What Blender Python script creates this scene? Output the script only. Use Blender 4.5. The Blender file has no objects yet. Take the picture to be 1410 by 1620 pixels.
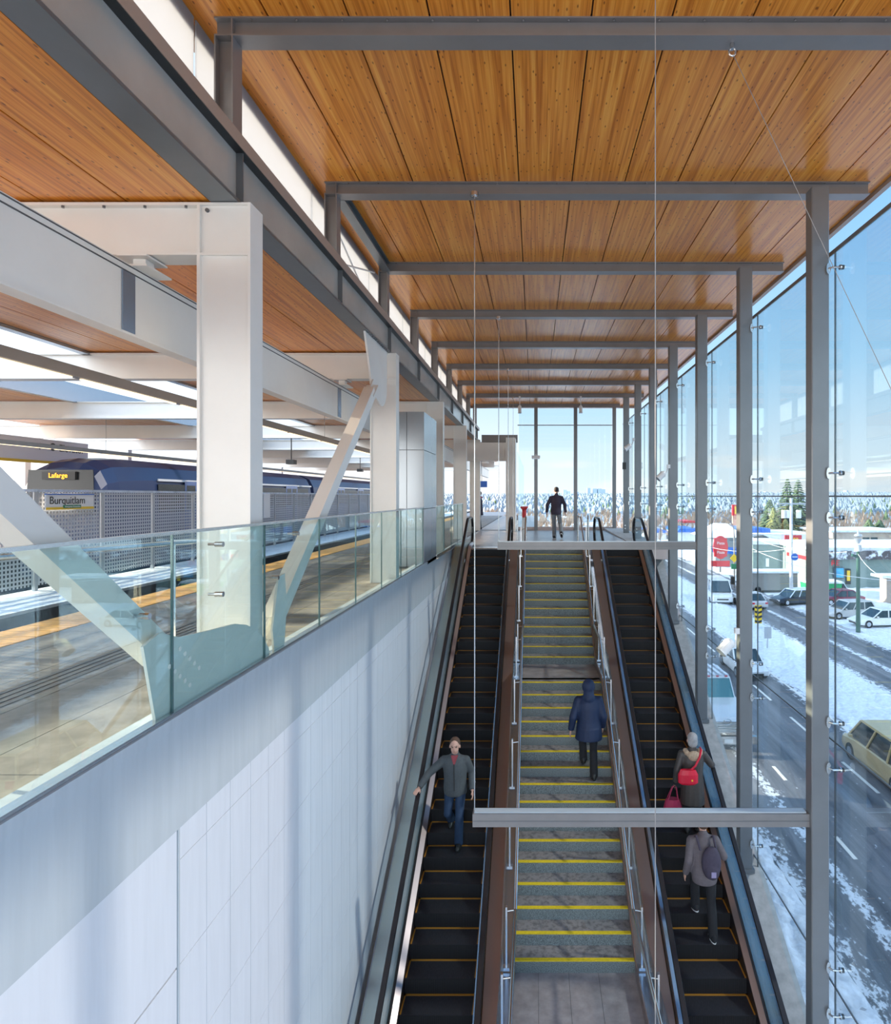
import bpy, bmesh, math, random
from mathutils import Vector, Matrix
random.seed(7)
C = bpy.context.scene.collection
S = bpy.context.scene
PI = math.pi
# ---------------------------------------------------------------- camera, world, sun, exposure
E = 1.56                      # eye height over the upper landing (z = 0)
F = 961.0                     # focal length in pixels of a 1410 px wide frame
PX, PY = 846.0, 785.0         # principal point
cam_d = bpy.data.cameras.new('camera'); cam = bpy.data.objects.new('camera', cam_d); C.objects.link(cam)
cam.location = (0, 0, E); cam.rotation_euler = (PI / 2, 0, 0)
cam_d.sensor_fit = 'HORIZONTAL'; cam_d.sensor_width = 36; cam_d.lens = F / 1410 * 36
cam_d.shift_x = (705 - PX) / 1410; cam_d.shift_y = (PY - 810) / 1410
cam_d.clip_start = 0.05; cam_d.clip_end = 6000
S.camera = cam
S.view_settings.view_transform = 'Standard'; S.view_settings.look = 'None'
S.view_settings.gamma = 1; S.view_settings.use_curve_mapping = False
S.view_settings.exposure = 1.03
SUN_DIR = Vector((-1, 0.20, 0.235)).normalized()      # towards the sun: low, from the left
sun_d = bpy.data.lights.new('sun', 'SUN'); sun = bpy.data.objects.new('sun', sun_d); C.objects.link(sun)
sun.location = (-30, 10, 20); sun.rotation_euler = SUN_DIR.to_track_quat('Z', 'Y').to_euler()
sun_d.energy = 9.0; sun_d.angle = math.radians(0.6); sun_d.color = (1.0, 0.83, 0.62)
S.cycles.caustics_reflective = False; S.cycles.caustics_refractive = False
# added second sun, stands in for low sun reflected back from the right
back_d = bpy.data.lights.new('reflected_sun', 'SUN'); back = bpy.data.objects.new('reflected_sun', back_d); C.objects.link(back)
back.location = (60, -8, 50); back.rotation_euler = Vector((1, -0.15, 0.835)).to_track_quat('Z', 'Y').to_euler()
back_d.energy = 0.95; back_d.angle = math.radians(2.6); back_d.color = (1.0, 0.92, 0.82)
SKY, GLOW = 0.60, 4.3
W = bpy.data.worlds.new('sky'); S.world = W; W.use_nodes = True
def build_world():
    nt = W.node_tree; N = nt.nodes; L = nt.links
    for n in list(N): N.remove(n)
    tc = N.new('ShaderNodeTexCoord'); sep = N.new('ShaderNodeSeparateXYZ'); L.new(tc.outputs['Generated'], sep.inputs[0])
    ramp = N.new('ShaderNodeValToRGB'); L.new(sep.outputs[2], ramp.inputs[0])
    el = ramp.color_ramp.elements
    el[0].position = 0.0; el[0].color = (0.90, 0.93, 0.95, 1)
    el[1].position = 1.0; el[1].color = (0.16, 0.38, 0.76, 1)
    for p, c in ((0.06, (0.78, 0.87, 0.94, 1)), (0.20, (0.44, 0.70, 0.94, 1)), (0.45, (0.22, 0.50, 0.90, 1))):
        e = el.new(p); e.color = c
    mp = N.new('ShaderNodeMapping'); mp.inputs['Scale'].default_value = (2.2, 2.2, 16); L.new(tc.outputs['Generated'], mp.inputs[0])
    no = N.new('ShaderNodeTexNoise'); no.inputs['Scale'].default_value = 2.5; no.inputs['Detail'].default_value = 5; L.new(mp.outputs[0], no.inputs[0])
    cr = N.new('ShaderNodeValToRGB'); cr.color_ramp.elements[0].position = 0.48; cr.color_ramp.elements[1].position = 0.62
    L.new(no.outputs[0], cr.inputs[0])
    band = N.new('ShaderNodeMapRange'); band.inputs[1].default_value = 0.09; band.inputs[2].default_value = 0.03; L.new(sep.outputs[2], band.inputs[0])
    mu = N.new('ShaderNodeMath'); mu.operation = 'MULTIPLY'; L.new(cr.outputs[0], mu.inputs[0]); L.new(band.outputs[0], mu.inputs[1])
    mx = N.new('ShaderNodeMix'); mx.data_type = 'RGBA'; L.new(mu.outputs[0], mx.inputs[0]); L.new(ramp.outputs[0], mx.inputs[6]); mx.inputs[7].default_value = (1.0, 0.95, 0.92, 1)
    # the low sun side of the sky is far brighter than the side away from it
    dt = N.new('ShaderNodeVectorMath'); dt.operation = 'DOT_PRODUCT'; dt.inputs[1].default_value = Vector((-0.90, -0.35, 0.20)).normalized(); L.new(tc.outputs['Generated'], dt.inputs[0])
    gm = N.new('ShaderNodeMapRange'); gm.interpolation_type = 'SMOOTHSTEP'; gm.inputs[1].default_value = -0.15; gm.inputs[2].default_value = 0.9; gm.inputs[3].default_value = SKY; gm.inputs[4].default_value = SKY * GLOW; L.new(dt.outputs['Value'], gm.inputs[0])
    wm = N.new('ShaderNodeMix'); wm.data_type = 'RGBA'; L.new(gm.outputs[0], wm.inputs[0]); wm.inputs[0].default_value = 0
    wr = N.new('ShaderNodeMapRange'); wr.inputs[1].default_value = 0.0; wr.inputs[2].default_value = 1.0; wr.inputs[4].default_value = 0.75; L.new(dt.outputs['Value'], wr.inputs[0])
    L.new(wr.outputs[0], wm.inputs[0]); L.new(mx.outputs[2], wm.inputs[6]); wm.inputs[7].default_value = (1.0, 0.94, 0.87, 1)
    bg = N.new('ShaderNodeBackground'); L.new(gm.outputs[0], bg.inputs[1]); L.new(wm.outputs[2], bg.inputs[0])
    out = N.new('ShaderNodeOutputWorld'); L.new(bg.outputs[0], out.inputs[0])
build_world()

# ---------------------------------------------------------------- materials
def mat(name, col=(0.5, 0.5, 0.5), rough=0.5, metal=0.0, noise=0.0, nscale=8.0, stretch=(1, 1, 1), bump=0.0, col2=None, coat=0.0, emit=None, estr=0.0, contrast=(0.3, 0.7)):
    m = bpy.data.materials.new(name); m.use_nodes = True
    nt = m.node_tree; b = nt.nodes['Principled BSDF']
    b.inputs['Base Color'].default_value = (*col, 1); b.inputs['Roughness'].default_value = rough; b.inputs['Metallic'].default_value = metal
    if coat: b.inputs['Coat Weight'].default_value = coat; b.inputs['Coat Roughness'].default_value = 0.08
    if emit: b.inputs['Emission Color'].default_value = (*emit, 1); b.inputs['Emission Strength'].default_value = estr
    if noise or col2 or bump:
        tc = nt.nodes.new('ShaderNodeTexCoord'); mp = nt.nodes.new('ShaderNodeMapping'); mp.inputs['Scale'].default_value = stretch
        nt.links.new(tc.outputs['Object'], mp.inputs[0])
        no = nt.nodes.new('ShaderNodeTexNoise'); no.inputs['Scale'].default_value = nscale; no.inputs['Detail'].default_value = 6; no.inputs['Roughness'].default_value = 0.6
        nt.links.new(mp.outputs[0], no.inputs[0])
        r = nt.nodes.new('ShaderNodeValToRGB'); r.color_ramp.elements[0].position = contrast[0]; r.color_ramp.elements[1].position = contrast[1]
        c2 = col2 if col2 else tuple(min(1, c * (1 + noise)) for c in col)
        c1 = col if col2 else tuple(c * (1 - noise) for c in col)
        r.color_ramp.elements[0].color = (*c1, 1); r.color_ramp.elements[1].color = (*c2, 1)
        nt.links.new(no.outputs[0], r.inputs[0]); nt.links.new(r.outputs[0], b.inputs['Base Color'])
        if bump:
            bp = nt.nodes.new('ShaderNodeBump'); bp.inputs['Strength'].default_value = bump; bp.inputs['Distance'].default_value = 0.05
            nt.links.new(no.outputs[0], bp.inputs['Height']); nt.links.new(bp.outputs[0], b.inputs['Normal'])
    return m
def glass(name, tint, refl=0.5, base=0.03, rough=0.0):
    m = bpy.data.materials.new(name); m.use_nodes = True; nt = m.node_tree
    for n in list(nt.nodes): nt.nodes.remove(n)
    tr = nt.nodes.new('ShaderNodeBsdfTransparent'); tr.inputs[0].default_value = (*tint, 1)
    gl = nt.nodes.new('ShaderNodeBsdfGlossy'); gl.inputs['Roughness'].default_value = rough; gl.inputs[0].default_value = (0.95, 1, 1, 1)
    fr = nt.nodes.new('ShaderNodeLayerWeight'); fr.inputs[0].default_value = 0.22
    mr = nt.nodes.new('ShaderNodeMapRange'); mr.inputs[3].default_value = base; mr.inputs[4].default_value = refl
    nt.links.new(fr.outputs['Fresnel'], mr.inputs[0])
    mx = nt.nodes.new('ShaderNodeMixShader'); nt.links.new(mr.outputs[0], mx.inputs[0]); nt.links.new(tr.outputs[0], mx.inputs[1]); nt.links.new(gl.outputs[0], mx.inputs[2])
    o = nt.nodes.new('ShaderNodeOutputMaterial'); nt.links.new(mx.outputs[0], o.inputs[0])
    return m
def frosted(name, col, alpha):
    m = bpy.data.materials.new(name); m.use_nodes = True; nt = m.node_tree
    for n in list(nt.nodes): nt.nodes.remove(n)
    tr = nt.nodes.new('ShaderNodeBsdfTransparent'); tl = nt.nodes.new('ShaderNodeBsdfTranslucent'); tl.inputs[0].default_value = (*col, 1)
    df = nt.nodes.new('ShaderNodeBsdfDiffuse'); df.inputs[0].default_value = (*col, 1)
    m1 = nt.nodes.new('ShaderNodeMixShader'); m1.inputs[0].default_value = 0.6; nt.links.new(df.outputs[0], m1.inputs[1]); nt.links.new(tl.outputs[0], m1.inputs[2])
    m2 = nt.nodes.new('ShaderNodeMixShader'); m2.inputs[0].default_value = alpha; nt.links.new(tr.outputs[0], m2.inputs[1]); nt.links.new(m1.outputs[0], m2.inputs[2])
    o = nt.nodes.new('ShaderNodeOutputMaterial'); nt.links.new(m2.outputs[0], o.inputs[0])
    return m
def wood_mat(name, dark, mid, light):
    m = bpy.data.materials.new(name); m.use_nodes = True; nt = m.node_tree; N = nt.nodes; L = nt.links
    b = N['Principled BSDF']; b.inputs['Roughness'].default_value = 0.33; b.inputs['Coat Weight'].default_value = 0.25; b.inputs['Coat Roughness'].default_value = 0.22
    tc = N.new('ShaderNodeTexCoord')
    mp = N.new('ShaderNodeMapping'); mp.inputs['Scale'].default_value = (26, 0.55, 1); L.new(tc.outputs['Object'], mp.inputs[0])
    n1 = N.new('ShaderNodeTexNoise'); n1.inputs['Scale'].default_value = 1.0; n1.inputs['Detail'].default_value = 3; L.new(mp.outputs[0], n1.inputs[0])
    mp2 = N.new('ShaderNodeMapping'); mp2.inputs['Scale'].default_value = (110, 1.4, 1); L.new(tc.outputs['Object'], mp2.inputs[0])
    n2 = N.new('ShaderNodeTexNoise'); n2.inputs['Scale'].default_value = 1.0; n2.inputs['Detail'].default_value = 4; L.new(mp2.outputs[0], n2.inputs[0])
    av = N.new('ShaderNodeMath'); av.operation = 'MULTIPLY_ADD'; av.inputs[1].default_value = 0.35; L.new(n2.outputs[0], av.inputs[0])
    sc = N.new('ShaderNodeMath'); sc.operation = 'MULTIPLY'; sc.inputs[1].default_value = 0.65; L.new(n1.outputs[0], sc.inputs[0]); L.new(sc.outputs[0], av.inputs[2])
    r = N.new('ShaderNodeValToRGB'); e = r.color_ramp.elements; e[0].position = 0.36; e[0].color = (*dark, 1); e[1].position = 0.66; e[1].color = (*light, 1)
    k = e.new(0.5); k.color = (*mid, 1); L.new(av.outputs[0], r.inputs[0])
    mp3 = N.new('ShaderNodeMapping'); mp3.inputs['Scale'].default_value = (9, 3.6, 1); L.new(tc.outputs['Object'], mp3.inputs[0])
    vo = N.new('ShaderNodeTexVoronoi'); vo.inputs['Scale'].default_value = 1.0; vo.voronoi_dimensions = '2D'; L.new(mp3.outputs[0], vo.inputs[0])
    kr = N.new('ShaderNodeValToRGB'); kr.color_ramp.elements[0].position = 0.035; kr.color_ramp.elements[0].color = (0.16, 0.05, 0.015, 1); kr.color_ramp.elements[1].position = 0.085; kr.color_ramp.elements[1].color = (1, 1, 1, 1)
    L.new(vo.outputs['Distance'], kr.inputs[0])
    mx = N.new('ShaderNodeMix'); mx.data_type = 'RGBA'; mx.blend_type = 'MULTIPLY'; mx.inputs[0].default_value = 0.75
    L.new(r.outputs[0], mx.inputs[6]); L.new(kr.outputs[0], mx.inputs[7]); L.new(mx.outputs[2], b.inputs['Base Color'])
    return m
M = {}
M['wood'] = wood_mat('cedar_panel', (0.50, 0.145, 0.012), (0.74, 0.26, 0.028), (0.88, 0.40, 0.07))
M['seam'] = mat('dark_seam', (0.05, 0.02, 0.01), 0.9)
M['steel'] = mat('grey_painted_steel', (0.235, 0.225, 0.222), 0.32, 0.25, noise=0.06, nscale=3)
M['steel_dark'] = mat('dark_grey_steel', (0.15, 0.165, 0.175), 0.3, 0.4, noise=0.08, nscale=2)
M['web'] = mat('silver_grey_web', (0.48, 0.48, 0.45), 0.25, 0.3, noise=0.1, nscale=1.2)
M['column'] = mat('grey_column_paint', (0.19, 0.20, 0.21), 0.28, 0.3, noise=0.05, nscale=2)
M['white_steel'] = mat('cream_white_steel', (0.80, 0.78, 0.73), 0.38, 0.0, noise=0.03, nscale=2)
M['white_wall'] = mat('white_glossy_panel', (0.71, 0.745, 0.80), 0.20, 0.0, noise=0.035, nscale=3, stretch=(1, 5, 0.4))
M['fascia'] = mat('pale_grey_fascia', (0.60, 0.66, 0.70), 0.26, 0.15, noise=0.05, nscale=2, stretch=(1, 7, 0.5))
M['stainless'] = mat('stainless_steel', (0.60, 0.60, 0.60), 0.26, 1.0)
M['chrome'] = mat('bright_steel', (0.58, 0.58, 0.58), 0.22, 1.0)
M['deck_bronze'] = mat('bronze_tinted_steel', (0.40, 0.325, 0.31), 0.30, 0.8)
M['taupe'] = mat('taupe_painted_steel', (0.36, 0.28, 0.23), 0.4)
M['deck_blue'] = mat('blue_grey_steel', (0.36, 0.44, 0.55), 0.22, 0.85)
M['deck_teal'] = mat('teal_grey_steel', (0.46, 0.56, 0.57), 0.25, 0.8)  # stainless deck; teal reflection of the glass is put into its colour
M['rubber'] = mat('black_rubber', (0.018, 0.016, 0.018), 0.35)
M['tread'] = mat('dark_step_metal', (0.045, 0.042, 0.048), 0.5, 0.4, noise=0.4, nscale=60, stretch=(6, 0.3, 1))
M['riser'] = mat('black_step_riser', (0.012, 0.012, 0.014), 0.6, 0.2)
M['orange'] = mat('orange_line', (0.44, 0.19, 0.025), 0.5)
M['yellow'] = mat('yellow_nosing', (0.80, 0.58, 0.02), 0.55, noise=0.12, nscale=30)
M['terrazzo'] = mat('grey_terrazzo', (0.17, 0.20, 0.20), 0.5, noise=0.45, nscale=90, contrast=(0.4, 0.6))
M['stair_tread'] = mat('worn_terrazzo', (0.13, 0.12, 0.12), 0.55, col2=(0.26, 0.24, 0.235), nscale=14, contrast=(0.35, 0.55))
M['landing'] = mat('stone_floor', (0.30, 0.27, 0.27), 0.32, noise=0.25, nscale=5)
M['platform'] = mat('platform_paver', (0.24, 0.22, 0.20), 0.6, noise=0.35, nscale=3.5, bump=0.08)
M['groove'] = mat('dark_joint', (0.10, 0.10, 0.10), 0.8)
M['tactile_grey'] = mat('dark_tactile_strip', (0.13, 0.13, 0.14), 0.6)
M['tactile'] = mat('yellow_tactile', (0.85, 0.44, 0.10), 0.6, noise=0.2, nscale=9)
M['concrete'] = mat('concrete', (0.42, 0.41, 0.40), 0.7, noise=0.2, nscale=6, bump=0.05)
M['track'] = mat('dark_trackbed', (0.05, 0.05, 0.06), 0.8, noise=0.4, nscale=8)
M['snow'] = mat('snow', (0.68, 0.73, 0.80), 0.7, noise=0.20, nscale=4.5, bump=1.0)  # colour noise puts mild dirt and the shading of the lumps into the snow
M['asphalt'] = mat('wet_asphalt', (0.10, 0.10, 0.115), 0.42, col2=(0.24, 0.24, 0.26), nscale=0.7, stretch=(1.6, 0.12, 1), contrast=(0.4, 0.75))
def road_mat():
    m = bpy.data.materials.new('slushy_asphalt'); m.use_nodes = True; nt = m.node_tree; N = nt.nodes; L = nt.links; b = N['Principled BSDF']; b.inputs['Roughness'].default_value = 0.45
    tc = N.new('ShaderNodeTexCoord')
    def noise(sc, st, det=6):
        mp = N.new('ShaderNodeMapping'); mp.inputs['Scale'].default_value = st; L.new(tc.outputs['Object'], mp.inputs[0]); n = N.new('ShaderNodeTexNoise'); n.inputs['Scale'].default_value = sc; n.inputs['Detail'].default_value = det; n.inputs['Roughness'].default_value = 0.7; L.new(mp.outputs[0], n.inputs[0]); return n
    base = noise(0.8, (1.8, 0.10, 1)); r = N.new('ShaderNodeValToRGB'); e = r.color_ramp.elements; e[0].position = 0.38; e[0].color = (0.075, 0.075, 0.085, 1); e[1].position = 0.75; e[1].color = (0.26, 0.26, 0.28, 1); L.new(base.outputs[0], r.inputs[0])
    sp = N.new('ShaderNodeSeparateXYZ'); L.new(tc.outputs['Object'], sp.inputs[0])
    prev = None
    for c, w in ((7.1, 0.85), (8.6, 0.42), (14.6, 0.9), (19.3, 0.9), (22.0, 0.5), (25.0, 0.9)):
        d = N.new('ShaderNodeMath'); d.operation = 'SUBTRACT'; d.inputs[1].default_value = c; L.new(sp.outputs[0], d.inputs[0])
        a = N.new('ShaderNodeMath'); a.operation = 'ABSOLUTE'; L.new(d.outputs[0], a.inputs[0])
        q = N.new('ShaderNodeMapRange'); q.inputs[1].default_value = 0.0; q.inputs[2].default_value = w; q.inputs[3].default_value = 0.24; q.inputs[4].default_value = 0.0; L.new(a.outputs[0], q.inputs[0])
        if prev is None: prev = q
        else:
            mxn = N.new('ShaderNodeMath'); mxn.operation = 'MAXIMUM'; L.new(prev.outputs[0], mxn.inputs[0]); L.new(q.outputs[0], mxn.inputs[1]); prev = mxn
    sn = noise(5.5, (1, 0.55, 1), 9); ad = N.new('ShaderNodeMath'); ad.operation = 'ADD'; L.new(prev.outputs[0], ad.inputs[0]); L.new(sn.outputs[0], ad.inputs[1])
    th = N.new('ShaderNodeMapRange'); th.inputs[1].default_value = 0.64; th.inputs[2].default_value = 0.70; L.new(ad.outputs[0], th.inputs[0])
    mx = N.new('ShaderNodeMix'); mx.data_type = 'RGBA'; L.new(th.outputs[0], mx.inputs[0]); L.new(r.outputs[0], mx.inputs[6]); mx.inputs[7].default_value = (0.70, 0.74, 0.80, 1); L.new(mx.outputs[2], b.inputs['Base Color'])
    return m
M['asphalt'] = road_mat()
M['paint_white'] = mat('road_paint', (0.75, 0.73, 0.68), 0.6)
M['mesh_steel'] = mat('galvanised_steel', (0.45, 0.46, 0.48), 0.4, 0.5)
M['bal_glass'] = glass('teal_tinted_glass', (0.90, 0.975, 0.965), 0.16, 0.03)
M['wall_glass'] = glass('clear_blue_glass', (0.90, 0.965, 0.99), 0.30, 0.02)
M['esc_glass'] = glass('escalator_glass', (0.86, 0.91, 0.93), 0.35, 0.05)
M['glass_edge'] = mat('green_glass_edge', (0.10, 0.17, 0.17), 0.15)
M['frosted'] = frosted('frosted_panel', (0.50, 0.52, 0.55), 0.93)
M['panel_metal'] = mat('metal_cladding', (0.42, 0.46, 0.49), 0.25, 0.5)
M['black'] = mat('black_plastic', (0.02, 0.02, 0.02), 0.4)
M['white'] = mat('white_plastic', (0.8, 0.8, 0.8), 0.4)
M['lamp'] = mat('warm_light_strip', (1, 0.9, 0.7), 0.5, emit=(1.0, 0.75, 0.45), estr=0.9)
M['red'] = mat('red_paint', (0.60, 0.03, 0.04), 0.4)
M['green'] = mat('green_paint', (0.02, 0.20, 0.09), 0.4)
M['darkgreen_post'] = mat('dark_green_post', (0.008, 0.07, 0.05), 0.4)
M['blue'] = mat('blue_paint', (0.03, 0.14, 0.50), 0.4)
M['amber'] = mat('amber_paint', (0.85, 0.55, 0.03), 0.5)

# ---------------------------------------------------------------- helpers
ORG = {}
class MB:
    def __init__(s): s.v = []; s.f = []
    def add(s, vs, fs):
        o = len(s.v); s.v += [tuple(v) for v in vs]; s.f += [tuple(i + o for i in f) for f in fs]; return s
    def box(s, x0, x1, y0, y1, z0, z1):
        vs = [(x, y, z) for z in (z0, z1) for y in (y0, y1) for x in (x0, x1)]
        return s.add(vs, [(0, 2, 3, 1), (4, 5, 7, 6), (0, 1, 5, 4), (2, 6, 7, 3), (0, 4, 6, 2), (1, 3, 7, 5)])
    def cbox(s, c, sx, sy, sz): return s.box(c[0] - sx / 2, c[0] + sx / 2, c[1] - sy / 2, c[1] + sy / 2, c[2] - sz / 2, c[2] + sz / 2)
    def bar(s, p, q, w, h, up=(0, 0, 1)):
        p = Vector(p); q = Vector(q); d = (q - p).normalized(); u = Vector(up)
        if abs(d.dot(u)) > 0.99: u = Vector((0, 1, 0))
        a = d.cross(u).normalized(); b = a.cross(d).normalized()
        vs = [e + a * i * w / 2 + b * j * h / 2 for e in (p, q) for i, j in ((-1, -1), (1, -1), (1, 1), (-1, 1))]
        return s.add(vs, [(3, 2, 1, 0), (4, 5, 6, 7), (0, 1, 5, 4), (1, 2, 6, 5), (2, 3, 7, 6), (3, 0, 4, 7)])
    def prism(s, poly, axis, a, b):
        # poly: 2D points; axis 'x': poly is (y,z); 'y': (x,z); 'z': (x,y)
        n = len(poly)
        def P(p, t): return (t, p[0], p[1]) if axis == 'x' else ((p[0], t, p[1]) if axis == 'y' else (p[0], p[1], t))
        vs = [P(p, a) for p in poly] + [P(p, b) for p in poly]
        fs = [tuple(range(n))[::-1], tuple(range(n, 2 * n))] + [(i, (i + 1) % n, n + (i + 1) % n, n + i) for i in range(n)]
        return s.add(vs, fs)
    def tube(s, pts, r, n=10, cap=True):
        pts = [Vector(p) for p in pts]; rs = r if isinstance(r, (list, tuple)) else [r] * len(pts)
        rings = []; prev = None
        for i, p in enumerate(pts):
            d = (pts[min(i + 1, len(pts) - 1)] - pts[max(i - 1, 0)]).normalized()
            if prev is None:
                a = d.cross(Vector((0, 0, 1)) if abs(d.z) < 0.9 else Vector((0, 1, 0))).normalized()
            else:
                a = (prev - d * prev.dot(d)).normalized()
            prev = a; b = d.cross(a)
            rings.append([p + (a * math.cos(t) + b * math.sin(t)) * rs[i] for t in [2 * PI * k / n for k in range(n)]])
        return s.loft(rings, cap)
    def loft(s, rings, cap=True):
        n = len(rings[0]); vs = [v for r in rings for v in r]; fs = []
        for i in range(len(rings) - 1):
            for k in range(n):
                fs.append((i * n + k, i * n + (k + 1) % n, (i + 1) * n + (k + 1) % n, (i + 1) * n + k))
        if cap: fs.append(tuple(range(n))[::-1]); fs.append(tuple(range((len(rings) - 1) * n, len(rings) * n)))
        return s.add(vs, fs)
    def cyl(s, p, q, r, r2=None, n=14): return s.tube([p, q], [r, r if r2 is None else r2], n)
    def ell(s, c, r, n=14, m=9, rot=None):
        rings = []
        for j in range(1, m):
            t = PI * j / m
            ring = [Vector((r[0] * math.sin(t) * math.cos(u), r[1] * math.sin(t) * math.sin(u), -r[2] * math.cos(t))) for u in [2 * PI * k / n for k in range(n)]]
            if rot: ring = [rot @ v for v in ring]
            rings.append([v + Vector(c) for v in ring])
        return s.loft(rings)
    def sweep(s, path, prof):
        # path in the (y,z) plane, prof list of (x, n) with n along the path normal
        rings = []
        for i, (y, z) in enumerate(path):
            a = path[max(i - 1, 0)]; b = path[min(i + 1, len(path) - 1)]
            dy, dz = b[0] - a[0], b[1] - a[1]; l = math.hypot(dy, dz) or 1; ny, nz = -dz / l, dy / l
            rings.append([(x, y + ny * t, z + nz * t) for x, t in prof])
        return s.loft(rings)
    def build(s, name, m, parent=None, smooth=False, loc=None):
        o0 = Vector((0, 0, 0))
        if parent is not None: o0 = ORG.get(parent.name, Vector((0, 0, 0)))
        elif loc is not None: o0 = Vector(loc)
        me = bpy.data.meshes.new(name)
        me.from_pydata([(v[0] - o0.x, v[1] - o0.y, v[2] - o0.z) for v in s.v], [], s.f)
        me.materials.append(m if not isinstance(m, str) else M[m])
        bm = bmesh.new(); bm.from_mesh(me); bmesh.ops.recalc_face_normals(bm, faces=bm.faces); bm.to_mesh(me); bm.free()
        if smooth:
            for p in me.polygons: p.use_smooth = True
        ob = bpy.data.objects.new(name, me); C.objects.link(ob)
        if parent is not None: ob.parent = parent; ORG[ob.name] = o0
        else: ob.location = o0; ORG[ob.name] = o0
        return ob
def thing(name, label, cat, loc=(0, 0, 0), group=None, rotz=0, local=False):
    o = bpy.data.objects.new(name, None); C.objects.link(o); o.location = loc; o.empty_display_size = 0.2
    o['label'] = label; o['category'] = cat
    if group: o['group'] = group
    o.rotation_euler = (0, 0, rotz)
    ORG[o.name] = Vector((0, 0, 0)) if local else Vector(loc)
    return o
def tag(o, label=None, cat=None, group=None, kind=None):
    if label: o['label'] = label
    if cat: o['category'] = cat
    if group: o['group'] = group
    if kind: o['kind'] = kind
    return o
def struct(o, label=None): o['kind'] = 'structure'; (label and o.__setitem__('label', label)); return o
def text_mesh(txt, size, m, name, parent, pos, rot, ex=0.002):
    cu = bpy.data.curves.new(name, 'FONT'); cu.body = txt; cu.size = size; cu.extrude = ex; cu.align_x = 'CENTER'; cu.align_y = 'CENTER'
    tmp = bpy.data.objects.new(name, cu); C.objects.link(tmp)
    dg = bpy.context.evaluated_depsgraph_get(); me = bpy.data.meshes.new_from_object(tmp.evaluated_get(dg))
    bpy.data.objects.remove(tmp); me.materials.clear(); me.materials.append(M[m] if isinstance(m, str) else m)
    o = bpy.data.objects.new(name, me); C.objects.link(o); o.parent = parent
    o.location = Vector(pos) - ORG.get(parent.name, Vector((0, 0, 0))); o.rotation_euler = rot
    return o
def ORD(i): return ['first', 'second', 'third', 'fourth', 'fifth', 'sixth', 'seventh', 'eighth', 'ninth', 'tenth', 'eleventh', 'twelfth'][i]
def hsec(mb, p, q, w, h, tf=0.012, tw=0.01):
    pass

D = 2.8                                   # bay of the roof frames
def YN(n): return (n + 1.907) * D         # near face of frame n
# ================================================================ SETTING
ZC = E + 4.22                             # underside of the timber roof = top of roof beams
# --- main timber ceiling
def timber(name, x0, x1, y0, y1, z, w, off):
    mb = MB(); bk = MB(); bk.box(x0, x1, y0, y1, z + 0.03, z + 0.28)
    x = x0
    k = math.ceil((x0 - off) / w); edges = [x0]
    while off + k * w < x1:
        if off + k * w > x0 + 0.05: edges.append(off + k * w)
        k += 1
    edges.append(x1)
    for a, b in zip(edges[:-1], edges[1:]):
        mb.box(a + 0.008, b - 0.008, y0, y1, z, z + 0.032)
    o = mb.build(name, 'wood'); struct(o); c = bk.build('ceiling_backing', 'seam', o)
    return o
main_ceiling = timber('ceiling', -3.06, 4.70, -1.0, 28.4, ZC, 0.711, 0.50)
mb = MB(); mb.box(4.70, 4.78, -1.0, 28.4, ZC - 0.06, ZC + 0.30); mb.box(-3.14, -3.06, -1.0, 28.4, ZC - 0.13, ZC + 0.30); mb.box(-3.14, 4.78, 28.4, 28.5, ZC - 0.1, ZC + 0.3)
struct(mb.build('trim_1', 'taupe'))
ZP = E + 2.60                             # platform roof underside
for nm, x0, x1, y1 in (('ceiling', -8.0, -2.84, 46), ('ceiling', -18.2, -12.6, 60)):
    timber(nm, x0, x1, -2.0, y1, ZP, 0.74, -2.86)
mb = MB(); mb.box(-8.16, -8.0, -2, 46, ZP - 0.05, ZP + 0.45); struct(mb.build('trim_2', 'deck_blue'))
mb = MB(); mb.box(-12.6, -12.45, -2, 60, ZP - 0.05, ZP + 0.45); struct(mb.build('trim_3', 'deck_blue'))
# --- left stair wall: fascia and tiled wall under it
GX = -2.42
mb = MB(); mb.box(GX - 0.12, GX, -1, 27.6, E - 2.263, -0.0); mb.box(GX - 0.20, GX + 0.008, -1, 13.7, -0.0, 0.075)
fas = struct(mb.build('trim_4', 'fascia'))
wall = MB(); wall.box(GX - 0.12, GX - 0.035, -1, 24, -7.5, E - 2.263)
wl = struct(wall.build('wall_left', 'groove'))
pn = MB(); pn.box(GX - 0.04, GX - 0.02, -1, 4.14, -1.65, E - 2.275); pn.box(GX - 0.04, GX - 0.02, -1, 4.14, -7.5, -1.665)
# big near panels: joint at slope 1.347
y = 4.168
while y < 22.5:
    zt = E - 2.275
    for j in range(8):
        zb = E - (2.50 + 0.72 * j)
        g = 0.004 if j or True else 0
        pn.box(GX - 0.04, GX - 0.02, y + 0.0025, y + 0.3475, zb + 0.0025, zt)
        zt = zb - 0.0025
    y += 0.35
pn.build('wall_panels', 'white_wall', wl)
mb = MB(); mb.box(GX - 0.05, GX - 0.012, 4.148, 4.166, -7.5, E - 2.27); mb.build('joint_trim', 'fascia', wl)
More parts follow.
